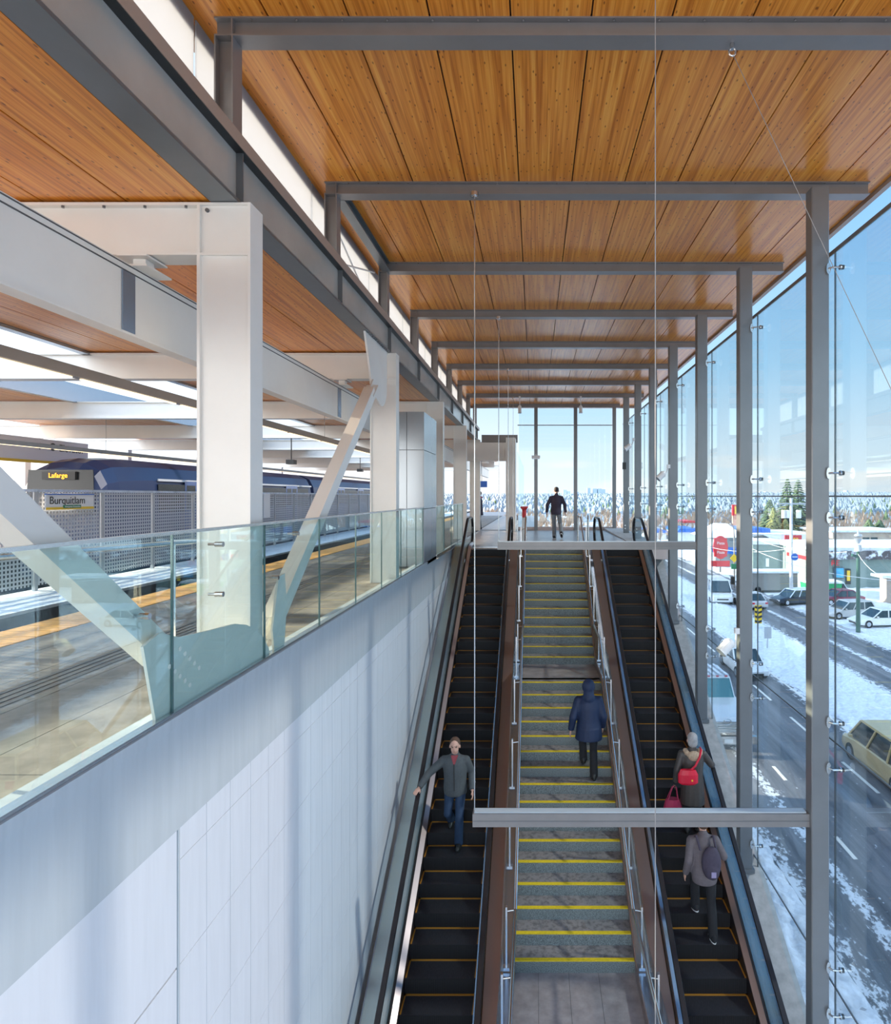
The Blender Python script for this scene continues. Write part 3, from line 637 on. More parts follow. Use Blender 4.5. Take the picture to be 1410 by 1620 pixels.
MB().box(FX - 0.06, FX + 0.06, 3, 71, fz1 - 0.04, fz1 + 0.02).build('top_rail', 'snow', g)
t = thing('station_sign', 'white Burquitlam station name sign on the fence', 'sign', (FX + 0.12, 13.2, E - 0.2))
ya, yb = 10.7 * F / (PX - 66), 10.7 * F / (PX - 142)
MB().box(FX + 0.06, FX + 0.09, ya, yb, E - 0.30, E + 0.03).build('board', 'white', t)
MB().box(FX + 0.09, FX + 0.10, ya, yb, E - 0.30, E - 0.245).build('yellow_band', 'amber', t)
MB().box(FX + 0.09, FX + 0.11, ya + 0.48, ya + 1.0, E - 0.27, E - 0.20).build('green_band', 'green', t)
MB().box(FX + 0.055, FX + 0.11, ya, yb, E + 0.03, E + 0.055).build('top_edge', 'blue', t)
text_mesh('Burquitlam', 0.24, 'black', 'lettering', t, (FX + 0.095, ya + 0.62, E - 0.10), (PI / 2, 0, PI / 2))
text_mesh('Evergreen Extension', 0.055, 'white', 'lettering', t, (FX + 0.115, ya + 0.74, E - 0.235), (PI / 2, 0, PI / 2))
t = thing('information_board', 'small white notice board on the fence right of the widest column', 'sign', (FX + 0.12, 24.8, E - 0.3))
ya, yb = 10.7 * F / (PX - 414), 10.7 * F / (PX - 424)
MB().box(FX + 0.06, FX + 0.09, ya, yb, E - 0.85, E + 0.10).build('board', 'white', t)
# train
def train():
    t = thing('metro_train', 'dark blue metro train arriving on the far track', 'train', (-14.3, 19, -1.2))
    xc = -14.35; w = 1.33
    H0 = E + 0.70; top = E + 1.28; bot = -0.9
    def ring(y, s, tp, ins=0):
        pts = []
        ww = w * s
        prof = [(-1, 0.0), (-1.0, 0.66), (-0.95, 0.80), (-0.78, 0.92), (-0.4, 0.985), (0, 1.0), (0.4, 0.985), (0.78, 0.92), (0.95, 0.80), (1.0, 0.66), (1, 0.0)]
        return [(xc + a * ww, y, bot + (tp - bot) * z) for a, z in prof]
    y0 = 18.4
    carlen = 17
    for c in range(3):
        a = y0 + c * (carlen + 0.5); rings = []
        if c == 0:
            for dy, s, tp in ((0, 0.86, 0.70), (0.06, 0.93, 0.80), (0.25, 0.97, 0.90), (0.7, 1, 0.96), (1.6, 1, 0.99), (2.6, 1, 1)):
                rings.append(ring(a + dy, s, bot + (top - bot) * (0.45 + 0.55 * tp)))
        else: rings.append(ring(a, 1, top))
        rings.append(ring(a + carlen, 1, top))
        MB().loft(rings).build('car_body', M['train'], t, smooth=False)
        mb = MB(); mb.box(xc + w - 0.01, xc + w + 0.006, a + 2.6, a + carlen - 0.5, E - 0.55, E + 0.42); mb.build('window_band', 'tglass', t)
        for k in range(3):
            yd = a + 4.2 + k * 4.6
            mb = MB(); mb.box(xc + w - 0.005, xc + w + 0.012, yd, yd + 1.5, -0.5, E + 0.55); mb.build('door', M['train_door'], t)
            mb = MB(); mb.box(xc + w, xc + w + 0.018, yd + 0.12, yd + 0.68, E - 0.5, E + 0.4); mb.box(xc + w, xc + w + 0.018, yd + 0.82, yd + 1.38, E - 0.5, E + 0.4); mb.build('door_window', 'tglass', t)
        mb = MB(); mb.box(xc + w - 0.02, xc + w + 0.01, a + 2.6, a + carlen, E + 0.52, E + 0.60); mb.build('side_stripe', 'white', t)
    # windshield: two quads over the front rings
    mb = MB(); mb.add([(xc - 1.05, y0 - 0.05, E - 0.55), (xc + 1.05, y0 - 0.05, E - 0.55), (xc + 0.98, y0 - 0.01, E + 0.80), (xc - 0.98, y0 - 0.01, E + 0.80), (xc - 1.05, y0 + 0.02, E - 0.55), (xc + 1.05, y0 + 0.02, E - 0.55), (xc + 0.95, y0 + 0.06, E + 0.80), (xc - 0.95, y0 + 0.06, E + 0.80)],
                       [(0, 1, 2, 3), (4, 7, 6, 5), (0, 3, 7, 4), (1, 5, 6, 2), (3, 2, 6, 7), (0, 4, 5, 1)]); mb.build('windshield', 'tglass', t)
    mb = MB(); mb.cbox((xc, y0 - 0.05, E + 0.62), 1.0, 0.1, 0.24); mb.build('display_frame', 'black', t)
    text_mesh('Lafarge', 0.2, 'amber_led', 'destination_display', t, (xc, y0 - 0.12, E + 0.62), (PI / 2, 0, 0))
M['train'] = mat('navy_train_paint', (0.025, 0.045, 0.12), 0.4, 0.0, coat=0.15)
M['train_door'] = mat('blue_door_paint', (0.03, 0.10, 0.32), 0.2, coat=0.5)
M['tglass'] = mat('dark_window', (0.015, 0.017, 0.02), 0.22)
M['amber_led'] = mat('amber_display', (1, 0.4, 0.02), 0.5, emit=(1, 0.35, 0.02), estr=2.0)
train()
# far platform columns and elevator sign
for k in range(1, 8):
    y = ycol(k) + 0.0
    o = MB().box(-18.95, -18.55, y, y + 0.25, -0.05, E + 2.12).build('far_platform_column', 'white_steel', None, loc=(-18.75, y, -0.05))
    tag(o, 'slim white column on the far platform beyond the train, ' + ['nearest', 'second', 'third', 'fourth', 'fifth', 'sixth', 'farthest'][k - 1], 'column', 'white columns of the far platform')
t = thing('elevator_sign', 'white hanging Elevator sign with yellow lower stripe over the far platform', 'sign', (-16.6, 20, E + 1.5))
sx = -16.8
def pxY(px): return -sx * F / (PX - px)
MB().box(sx, sx + 0.08, pxY(-40), pxY(136), E + 1.20, E + 1.95).build('board', 'white', t)
MB().box(sx, sx + 0.09, pxY(-40), pxY(136), E + 1.12, E + 1.21).build('yellow_stripe', 'amber', t)
text_mesh('\u2190  \u25CF Elevator', 0.36, 'black', 'lettering', t, (sx + 0.10, pxY(93), E + 1.68), (PI / 2, 0, PI / 2))
# platform signs, cameras beyond
t = thing('display_screen', 'dark blue screen hanging over the platform near the standing person', 'screen', P(762, 766, 33.6))
c = P(762, 766, 33.6); MB().cbox(c, 0.62, 0.1, 0.34).build('screen', 'blue', t); MB().cyl((c.x, c.y, c.z), (c.x, c.y, ZP), 0.02).build('hanger', 'steel', t)
for i, px in enumerate((461, 570)):
    c = P(px, 731 if i == 0 else 744, 22.24 + i * 11.2); o = MB().cbox(c, 0.28, 0.3, 0.16).cyl((c.x, c.y, c.z), (c.x, c.y, E + 2.12), 0.02).build('hanging_camera', 'black', None, loc=c); tag(o, 'small black camera hanging above the tracks, %s' % ('left of the slender brace' if i == 0 else 'beside the second white column'), 'camera')
# white end wall piece
mb = MB(); mb.box(-1.25, -0.84, 26.4, 27.7, 0, E + 2.55); o = mb.build('end_wall_pier', 'white_steel', None, loc=(-1, 27, 0)); tag(o, 'white pier at the left end of the far glazing', 'pier')
o = MB().box(-3.3, -1.25, 26.6, 26.9, E + 1.55, E + 2.35).build('passage_beam', 'white_steel', None, loc=(-2.2, 26.7, E + 1.55)); tag(o, 'white beam over the passage left of the far glazing', 'beam')
mb = MB(); mb.box(-0.80, -0.78, 27.8, 44, 0, 3.6)
o = mb.build('platform_windscreen', 'wall_glass', None, loc=(-0.8, 30, 0)); tag(o, 'glass windscreen wall receding behind the white pier', 'windscreen')
mb = MB()
# ================================================================ ESCALATORS
DE = 11.96; TS = 0.5774
def nose(y): return E - DE + TS * y
YK = (DE - E) / TS
def epath(off, ylo, ytop, r=0.9):
    # incline line raised by off, rounded into a level line
    z = lambda y: nose(y) + off
    pts = [(ylo, z(ylo))]
    yk = YK
    a = math.atan(TS); tl = r * math.tan(a / 2)
    c = (yk + tl, off - r)       # circle centre below the level line
    pts.append((yk - tl * math.cos(a), off - tl * math.sin(a)))
    for k in range(1, 6):
        th = PI / 2 + a * (1 - k / 6); pts.append((c[0] + r * math.cos(th), c[1] + r * math.sin(th)))
    pts.append((c[0], off)); pts.append((ytop, off))
    return pts
def escalator(x0, x1, lab, side_out_left, side_out_right):
    t = thing('escalator', lab, 'escalator', ((x0 + x1) / 2, 12, nose(12)))
    pitch = 0.371; rise = pitch * TS
    y = YK - 0.02; z = 0.0; k = 0
    first = None
    ylist = []
    yy = YK + 0.0
    zf = 0
    while yy > 6.2: ylist.append(yy); yy -= pitch
    for i, ynose in enumerate(ylist):
        # tread of the step whose front edge is at ynose, height nose(ynose)
        z = nose(ynose) - 0.02
        mb = MB(); mb.box(x0, x1, ynose, ynose + pitch - 0.004, z - 0.10, z)
        n = 22
        o = mb.build('step', 'tread', t)
        r = MB(); 
        ry0, ry1 = ynose + 0.0, ynose + 0.06
        r.box(x0, x1, ynose - 0.004, ynose + 0.002, z - rise, z - 0.004)
        w = (x1 - x0) / 40
        for q in range(40): r.box(x0 + q * w + w * 0.2, x0 + q * w + w * 0.7, ynose - 0.010, ynose - 0.003, z - rise, z - 0.004)
        r.build('step_riser', 'riser', o)
        l = MB(); l.box(x0, x1, ynose + pitch - 0.045, ynose + pitch - 0.012, z, z + 0.004); l.box(x0, x0 + 0.022, ynose + 0.01, ynose + pitch - 0.012, z, z + 0.004); l.box(x1 - 0.022, x1, ynose + 0.01, ynose + pitch - 0.012, z, z + 0.004)
        l.build('step_line', 'orange', o)
    MB().box(x0, x1, YK + 0.36, YK + 0.75, -0.03, 0.004).build('comb_plate', 'stainless', t)
    tr = MB(); tr.sweep(epath(-0.35, 6.2, 18.6), [(x0 - 0.30, -0.7), (x1 + 0.30, -0.7), (x1 + 0.30, -0.1), (x0 - 0.30, -0.1)]); tr.build('truss_cover', 'black', t)
    for s, xs_, out in ((-1, x0, side_out_left), (1, x1, side_out_right)):
        def sx(d): return xs_ + s * d
        sw = lambda name, off, prof, m, top=19.0, lo=6.2: MB().sweep(epath(off, lo, top), [(sx(a), b) for a, b in prof]).build(name, m, t)
        sw('skirt_panel', 0.0, [(0.004, -0.35), (0.012, -0.35), (0.012, 0.07), (0.004, 0.07)], 'rubber')
        # inner deck slopes up to the glass
        sw('inner_deck', 0.08, [(0.004, -0.012), (0.085, 0.035), (0.085, 0.05), (0.004, 0.005)], 'deck_bronze' if (s > 0) == (x0 > 0) else 'deck_blue')
        sw('deck_seal', 0.12, [(0.086, -0.02), (0.112, -0.02), (0.112, 0.022), (0.086, 0.022)], 'rubber')
        gp = epath(0.12, 6.2, 19.05); up = epath(0.86, 6.2, 19.05)
        g = MB(); xa, xb = sx(0.114), sx(0.126)
        # glass with rounded newel
        rings = [[(xa, a[0], a[1]), (xb, a[0], a[1]), (xb, b_[0], b_[1]), (xa, b_[0], b_[1])] for a, b_ in zip(gp, up)]
        for q in range(1, 7):
            an = PI / 2 * q / 6.0; yy2 = 19.05 + 0.37 * math.sin(an)
            rings.append([(xa, yy2, 0.12 + 0.37 * (1 - math.cos(an)) * 0.8), (xb, yy2, 0.12 + 0.37 * (1 - math.cos(an)) * 0.8), (xb, yy2, 0.49 + 0.37 * math.cos(an)), (xa, yy2, 0.49 + 0.37 * math.cos(an))])
        g.loft(rings); g.build('balustrade_glass', 'esc_glass', t)
        hp = epath(0.89, 6.2, 19.05)
        for q in range(1, 13):
            an = PI / 2 - PI * q / 12; hp.append((19.05 + 0.40 * math.cos(an), 0.49 + 0.40 * math.sin(an)))
        hp.append((18.9, 0.09))
        MB().sweep(hp, [(sx(0.085), -0.012), (sx(0.155), -0.012), (sx(0.160), 0.012), (sx(0.150), 0.030), (sx(0.090), 0.030), (sx(0.080), 0.012)]).build('handrail_belt', 'rubber', t)
        MB().sweep(epath(0.865, 6.2, 19.05), [(sx(0.10), -0.01), (sx(0.14), -0.01), (sx(0.14), 0.01), (sx(0.10), 0.01)]).build('handrail_guide', 'stainless', t)
        sw('outer_deck', 0.12, [(0.13, -0.03), (out, -0.03), (out, 0.0), (0.13, 0.0)], 'deck_teal' if (s < 0 and x0 < 0) else ('deck_bronze' if s * x0 < 0 else 'deck_teal'))
        sw('outer_panel', 0.0, [(out - 0.015, -0.6), (out, -0.6), (out, 0.11), (out - 0.015, 0.11)], 'deck_blue')
escalator(-1.866, -0.846, 'left escalator with black steps, beside the white wall', 0.50, 0.36)
escalator(2.03, 3.05, 'right escalator with black steps, beside the glass wall', 0.36, 0.30)

# ================================================================ STAIRS
RR = 1.05
SL0, SL1 = -0.30, 1.42
st = thing('staircase', 'grey terrazzo staircase with yellow nosings between the two escalators', 'staircase', (0.55, 13, -3))
def flight(ytop, htop, run, rise, n):
    # nosing i at (ytop - run*i, htop + rise*i); one step per nosing
    for i in range(n):
        y = ytop - run * i; z = E - (htop + rise * i)
        o = MB().box(SL0, SL1, y + 0.012, y + run + 0.02, z - rise, z).build('stair_step', 'stair_tread', st)
        MB().box(SL0, SL1, y + 0.0, y + 0.014, z - rise, z - 0.006).build('riser_face', 'terrazzo', o)
        MB().box(SL0 + 0.004, SL1 - 0.004, y - 0.002, y + 0.052, z - 0.012, z + 0.003).build('yellow_nosing', 'yellow', o)
hA = 1.647 * RR; hL = 3.80 * RR
flight(17.2 * RR, hA, 0.29 * RR, 0.1655 * RR, 13)
flight(12.4 * RR, hL, 0.28 * RR, 0.1647 * RR, 16)
ymA = 17.2 * RR - 0.29 * RR * 12; ymB = 12.4 * RR
MB().box(SL0, SL1, ymB + 0.2, ymA + 0.02, E - hL - 0.2, E - hL).build('middle_landing', 'landing', st)
MB().box(SL0, SL1, 17.2 * RR + 0.29 * RR, 18.5, -0.4, -0.001).build('top_landing_edge', 'terrazzo', st)
hb = hL + 0.1647 * RR * 16; yb_ = 12.4 * RR - 0.28 * RR * 15
MB().box(SL0 - 0.1, SL1 + 0.25, 5.5, yb_ + 0.02, E - hb - 0.2, E - hb).build('lower_landing', 'landing', st)
mb = MB()
for x in (0.05, 0.48, 0.90): mb.box(x, x + 0.005, 5.5, yb_, E - hb, E - hb + 0.0015)
mb.build('floor_joint', 'groove', st)
# stringer path following both flights
def spath(off):
    return [(5.5, E - hb + off), (yb_ - 0.05, E - hb + off), (ymB, E - hL + 0.02 + off), (ymA - 0.05, E - hL + 0.02 + off), (17.2 * RR, E - hA + 0.02 + off), (17.2 * RR + 0.3, 0.0 + off), (18.6, 0.0 + off)]
for s, x in ((-1, SL0), (1, SL1)):
    MB().sweep(spath(0.06), [(x - 0.015 if s < 0 else x, -0.35), (x if s < 0 else x + 0.015, -0.35), (x if s < 0 else x + 0.015, 0.10), (x - 0.015 if s < 0 else x, 0.10)]).build('stringer', 'deck_bronze', st)
    MB().sweep(spath(0.04), [(x + s * 0.016, -0.08), (x + s * 0.19, -0.08), (x + s * 0.19, 0.0), (x + s * 0.016, 0.0)]).build('side_gutter', 'deck_blue', st)
# stair railings: posts + tube
def railing(s, x, lab):
    t = thing('stair_railing', lab, 'railing', (x, 12, -3))
    off = 0.93
    p = spath(off); p = [(a, b) for a, b in p if a < 18.7]
    xr = x - s * 0.03
    path = [(xr, a, b) for a, b in p[:-1]] + [(xr, 19.2, off)] + [(xr, 19.2 + 0.12 * math.sin(u), off - 0.12 + 0.12 * math.cos(u)) for u in (0.5, 1.0, 1.6)] + [(xr, 19.32, 0.0)]
    MB().tube(path, 0.024, 10).build('handrail_tube', 'chrome', t, smooth=False)
    y = 6.3
    sp = spath(0.04)
    def zat(y, sp):
        for (a, za), (b, zb) in zip(sp[:-1], sp[1:]):
            if a <= y <= b: return za + (zb - za) * (y - a) / (b - a)
        return 0
    xp = x + s * 0.10
    while y < 18.4:
        zb = zat(y, sp); zt = zb + 0.86
        MB().box(xp - 0.012, xp + 0.012, y - 0.025, y + 0.025, zb - 0.03, zt).build('rail_post', 'stainless', t)
        mb = MB(); mb.box(xp - 0.045, xp + 0.045, y - 0.05, y + 0.05, zb - 0.02, zb + 0.02); mb.build('base_plate', 'stainless', t)
        mb = MB(); mb.tube([(xp, y, zt - 0.07), (xr, y, zt - 0.05), (xr, y, zat(y, sp) + 0.875)], 0.009, 8); mb.build('bracket_arm', 'stainless', t)
        y += 1.16
    MB().sweep([(a, b + 0.10) for a, b in sp[:-1]], [(xp + s * 0.03, 0.0), (xp + s * 0.042, 0.0), (xp + s * 0.042, 0.52), (xp + s * 0.03, 0.52)]).build('infill_glass', 'esc_glass', t)
railing(-1, SL0, 'stainless steel handrail with posts on the left side of the stairs')
railing(1, SL1, 'stainless steel handrail with posts on the right side of the stairs')
# landing guard rails: upright hoops
for i, (px, lab) in enumerate(((819, 'curved stainless guard hoop left of the red-topped post'), (914, 'curved stainless guard hoop at the top of the stairs, left one of the pair'), (930, 'taller curved stainless guard hoop beside the right escalator'))):
    Y = 19.0 + 0.25 * i; x = (px - PX) / F * Y
    path = [(x, Y - 0.25, 0), (x, Y - 0.25, 0.82)] + [(x, Y - 0.12 - 0.13 * math.cos(u), 0.82 + 0.13 * math.sin(u)) for u in (0.5, 1.0, 1.57, 2.1, 2.6)] + [(x, Y + 0.01, 0.82), (x, Y + 0.01, 0)]
    o = MB().tube(path, 0.022, 10).build('guard_hoop', 'chrome', None, loc=(x, Y, 0)); tag(o, lab, 'guard rail')
Y = 20.3; x = (829.5 - PX) / F * Y
t = thing('emergency_post', 'white post with red top and red side at the head of the stairs', 'post', (x, Y, 0))
MB().box(x - 0.07, x + 0.03, Y - 0.05, Y + 0.05, 0, 0.85).build('post_body', 'white', t)
MB().box(x + 0.03, x + 0.06, Y - 0.05, Y + 0.05, 0, 0.85).build('side_strip', 'red', t)
mb = MB(); mb.tube([(x, Y, 0.85), (x, Y, 1.1), (x, Y, 1.17)], [0.07, 0.07, 0.12], 12); mb.cyl((x, Y, 1.17), (x, Y, 1.22), 0.13); mb.build('red_cap', 'red', t)
# ================================================================ PEOPLE
def remeshed(mb, voxel, name, m, parent, smooth_it=4):
    me = bpy.data.meshes.new('tmp'); me.from_pydata(mb.v, [], mb.f)
    bm = bmesh.new(); bm.from_mesh(me); bmesh.ops.recalc_face_normals(bm, faces=bm.faces); bm.to_mesh(me); bm.free()
    tmp = bpy.data.objects.new('tmp', me); C.objects.link(tmp)
    r = tmp.modifiers.new('r', 'REMESH'); r.mode = 'VOXEL'; r.voxel_size = voxel
    if smooth_it:
        s = tmp.modifiers.new('s', 'SMOOTH'); s.iterations = smooth_it; s.factor = 0.5
    dg = bpy.context.evaluated_depsgraph_get(); out = bpy.data.meshes.new_from_object(tmp.evaluated_get(dg))
    bpy.data.objects.remove(tmp)
    out.materials.clear(); out.materials.append(M[m] if isinstance(m, str) else m)
    for p in out.polygons: p.use_smooth = True
    o = bpy.data.objects.new(name, out); C.objects.link(o); o.parent = parent
    return o
def V(*a): return Vector(a)
def cap(mb, p, q, r1, r2, n=12):
    p = Vector(p); q = Vector(q)
    mb.tube([p, q], [r1, r2], n); mb.ell(p, (r1, r1, r1), n, 8); mb.ell(q, (r2, r2, r2), n, 8)
def hand(mb, wrist, elbow, side, curl=0.5, palm_n=None, down=None):
    # wrist -> direction of forearm; side +1 right hand (thumb towards -side x by default)
    w = Vector(wrist); d = (Vector(down) if down else (w - Vector(elbow))).normalized()
    n = Vector(palm_n).normalized() if palm_n else V(-side, 0, 0)      # palm normal
    n = (n - d * n.dot(d)).normalized(); a = d.cross(n) * 1.0             # across the palm
    if a.y < 0: a = -a                                                    # thumb side is forward
    m = Matrix((a, d, n)).transposed()
    c = w + d * 0.055
    mb.ell(c, (0.042, 0.055, 0.018), 12, 8, rot=m)
    lens = (0.070, 0.080, 0.074, 0.058)
    for i, L in enumerate(lens):
        b = w + d * 0.095 + a * (0.030 - 0.020 * i)
        k1 = b + (d * 0.9 + n * 0.35 * curl) * L * 0.45
        k2 = k1 + (d * (0.8 - 0.4 * curl) + n * 0.9 * curl) * L * 0.32
        k3 = k2 + (d * (0.6 - 0.7 * curl) + n * 1.0 * curl) * L * 0.28
        mb.tube([b - d * 0.03, b, k1, k2, k3], [0.010, 0.0095, 0.009, 0.0082, 0.007], 8)
    b = w + d * 0.03 + a * 0.035
    mb.tube([b - a * 0.015, b, b + a * 0.022 + d * 0.030 + n * 0.008, b + a * 0.026 + d * 0.060 + n * 0.016], [0.013, 0.012, 0.0105, 0.008], 8)
PM = {}
def pm(key, col, rough=0.8, noise=0.12, ns=25):
    if key not in PM: PM[key] = mat(key, col, rough, noise=noise, nscale=ns)
    return PM[key]
def person(loc, rotz, lab, J, top, bottom, shoe, hair, skin=(0.62, 0.36, 0.27), coat_len=0.0, glove=None, hood=False, faceon=False, female=False, thick=1.0):
    t = thing('person', lab, 'person', loc, rotz=rotz, local=True)
    ORG[t.name] = V(0, 0, 0)
    g = lambda k: Vector(J[k])
    hc = g('head'); nk = g('neck'); ch = g('chest'); wa = g('waist'); pe = g('pelvis')
    sk = pm('skin_%d' % int(skin[0] * 100), skin, 0.55, 0.05)
    b = MB()
    b.ell(hc + V(0, -0.005, 0.03), (0.082, 0.098, 0.100), 16, 12); b.ell(hc + V(0, 0.018, -0.045), (0.064, 0.070, 0.075), 14, 10)
    b.ell(hc + V(0, 0.098, -0.02), (0.013, 0.016, 0.026), 8, 6); b.ell(hc + V(0, 0.085, 0.028), (0.045, 0.012, 0.010), 8, 6)
    for s in (-1, 1): b.ell(hc + V(s * 0.084, -0.005, -0.01), (0.012, 0.022, 0.032), 8, 6)
    b.ell(hc + V(0, 0.078, -0.062), (0.024, 0.010, 0.007), 8, 6)
    cap(b, hc + V(0, -0.015, -0.07), nk, 0.052, 0.058)
    b.ell(ch, (0.155, 0.105, 0.18), 14, 10); b.ell(wa, (0.135, 0.10, 0.15), 14, 10); b.ell(pe, (0.155, 0.115, 0.13), 14, 10)
    for s, L in ((-1, 'L'), (1, 'R')):
        sh, el, wr = g('sh' + L), g('el' + L), g('wr' + L); hp, kn, an = g('hp' + L), g('kn' + L), g('an' + L)
        cap(b, sh, el, 0.048, 0.038); cap(b, el, wr, 0.038, 0.026)
        cap(b, hp, kn, 0.080, 0.052); cap(b, kn, an, 0.052, 0.036); cap(b, an, an + V(0, 0.08, -0.055), 0.030, 0.018)
        hand(b, wr, el, s, J.get('curl' + L, 0.5), J.get('palm' + L), J.get('hd' + L))
    remeshed(b, 0.0068, 'body', sk, t, 2)
    # jacket
    c = MB(); k = thick
    hipz = pe + V(0, 0, -0.02)
    def er(p, a, b_): return [p + V(math.cos(u) * a * k, math.sin(u) * b_ * k, 0) for u in [2 * PI * i / 20 for i in range(20)]]
    shz = (g('shL') + g('shR')) / 2
    c.loft([er(hipz + V(0, 0, -0.10), 0.165, 0.135), er(hipz, 0.178, 0.145), er(wa.lerp(pe, 0.3), 0.168, 0.135), er(wa.lerp(ch, 0.4), 0.170, 0.135), er(ch, 0.182, 0.135), er(ch.lerp(shz, 0.7), 0.178, 0.12), er(shz + V(0, 0, 0.02), 0.145, 0.095), er(shz.lerp(nk, 0.8) + V(0, 0, 0.015), 0.085, 0.078), er(nk + V(0, 0, 0.02), 0.062, 0.065)])
    if coat_len: c.loft([[hipz + V(math.cos(a) * 0.18 * k, math.sin(a) * 0.15 * k, 0.02) for a in [2 * PI * i / 16 for i in range(16)]], [hipz + V(math.cos(a) * 0.20 * k, math.sin(a) * 0.17 * k, -coat_len) for a in [2 * PI * i / 16 for i in range(16)]]])
    cap(c, nk + V(0, -0.005, -0.05), nk + V(0, -0.01, 0.025), 0.085, 0.068)
    for L in 'LR':
        sh, el, wr = g('sh' + L), g('el' + L), g('wr' + L)
        cap(c, sh + V(0, 0, -0.015), ch + V(0, 0, 0.04), 0.064 * k, 0.10); cap(c, sh + V(0, 0, -0.015), nk + V(0, 0, -0.03), 0.060 * k, 0.055); cap(c, sh + V(0, 0, -0.015), el, 0.066 * k, 0.056 * k); c.tube([el, wr - (wr - el).normalized() * 0.01], [0.058 * k, 0.045 * k], 12); c.ell(el, (0.058 * k,) * 3, 12, 8)
    if hood:
        c.ell(hc + V(0, -0.03, 0.01), (0.122, 0.130, 0.142), 16, 10); cap(c, hc + V(0, -0.06, -0.10), nk + V(0, -0.06, -0.02), 0.10, 0.11)
    jk = remeshed(c, 0.012, 'jacket', top, t, 5)
    # trousers
    c = MB(); c.ell(pe + V(0, 0, -0.03), (0.165, 0.125, 0.12), 14, 8)
    for L in 'LR':
        hp, kn, an = g('hp' + L), g('kn' + L), g('an' + L)
        cap(c, hp, kn, 0.094, 0.068); c.tube([kn, kn.lerp(an, 0.5), an + V(0, 0, -0.055)], [0.072, 0.074, 0.074], 12)
    remeshed(c, 0.011, 'trousers', bottom, t, 3)
    for L in 'LR':
        an = g('an' + L); f = Vector(J.get('ft' + L, (0, 1, 0))).normalized(); mm = Matrix.Rotation(0, 3, 'Z')
        x = V(0, 0, 1).cross(f); 
        if x.length < 0.1: x = V(1, 0, 0)
        x.normalize(); up = f.cross(x) * -1
        if up.z < 0: up = -up
        m3 = Matrix((x, f, up)).transposed()
        c = MB(); base = an - up * 0.055
        c.ell(base + f * 0.055, (0.054, 0.155, 0.056), 12, 8, rot=m3); c.ell(base + f * (-0.03) + up * 0.02, (0.050, 0.062, 0.066), 12, 8, rot=m3)
        so = MB(); so.loft([[base + f * (0.055 + math.sin(a) * 0.145) + x * math.cos(a) * 0.05 - up * h for a in [2 * PI * i / 16 for i in range(16)]] for h in (0.022, 0.038)])
        s_ = remeshed(c, 0.009, 'shoe', shoe[0], t, 2); so.build('shoe_sole', shoe[1], s_)
    if hair is not None:
        c = MB(); hm, style = hair
        c.ell(hc + V(0, -0.022, 0.045), (0.090, 0.102, 0.098), 16, 10)
        if style == 'bob': c.ell(hc + V(0, -0.045, -0.02), (0.090, 0.065, 0.10), 14, 10)
        elif style == 'short': c.ell(hc + V(0, -0.045, 0.0), (0.079, 0.055, 0.07), 14, 10)
        elif style == 'cap': c.ell(hc + V(0, -0.01, 0.055), (0.088, 0.10, 0.085), 14, 10)
        remeshed(c, 0.010, 'hair' if style != 'cap' else 'knit_cap', hm, t, 2)
    if faceon:
        for s in (-1, 1):
            MB().ell(hc + V(s * 0.032, 0.083, 0.008), (0.013, 0.008, 0.007), 10, 8).build('eye', 'black', t, smooth=True)
        MB().ell(hc + V(0, 0.088, -0.062), (0.022, 0.004, 0.004), 8, 6).build('mouth', pm('lip_red', (0.40, 0.14, 0.12)), t, smooth=True)
        mb = MB(); [mb.ell(hc + V(s * 0.034, 0.086, 0.030), (0.022, 0.008, 0.005), 8, 6) for s in (-1, 1)]; mb.build('eyebrows', hair[0], t)
    if glove:
        for L, s in (('L', -1), ('R', 1)):
            if L in glove[1]:
                c = MB(); wr = g('wr' + L); dd = Vector(J.get('hd' + L)) if J.get('hd' + L) else (wr - g('el' + L))
                hand(c, wr, g('el' + L), s, J.get('curl' + L, 0.5), J.get('palm' + L), J.get('hd' + L)); cap(c, wr - dd.normalized() * 0.03, wr + dd.normalized() * 0.02, 0.034, 0.030)
                me = [tuple(v) for v in c.v]; remeshed(c, 0.007, 'glove', glove[0], t, 0)
    return t, g
charcoal = pm('charcoal_wool', (0.075, 0.085, 0.09)); jeans = pm('blue_denim', (0.018, 0.042, 0.09)); navy = pm('navy_parka_fabric', (0.006, 0.018, 0.06), 0.6)
blackc = pm('black_cloth', (0.012, 0.012, 0.015)); brown = pm('dark_brown_quilted', (0.055, 0.045, 0.04), 0.45); greyc = pm('mauve_grey_cloth', (0.13, 0.11, 0.12)); hairbr = pm('brown_hair', (0.10, 0.055, 0.035)); greyh = pm('grey_hair', (0.36, 0.35, 0.35), 0.7, 0.25, 60)
shoeb = pm('black_leather', (0.02, 0.02, 0.02), 0.4, 0.05); solew = pm('white_sole', (0.7, 0.7, 0.7), 0.6, 0.05); fur = pm('tan_fur_trim', (0.45, 0.33, 0.23), 0.9, 0.35, 60)
greyj = pm('grey_trousers_cloth', (0.22, 0.24, 0.26)); plum = pm('plum_jacket_cloth', (0.05, 0.04, 0.065)); redb = pm('red_bag_leather', (0.65, 0.01, 0.04), 0.4, 0.05); pinkb = pm('raspberry_bag', (0.42, 0.03, 0.09), 0.5, 0.05)
def onstep(px, py, X=None):
    # foot pixel on the escalator nosing plane
    Y = F * DE / (py - (PY - F * TS)); return V((px - PX) / F * Y, Y, E - DE + TS * Y)
H = 0.17
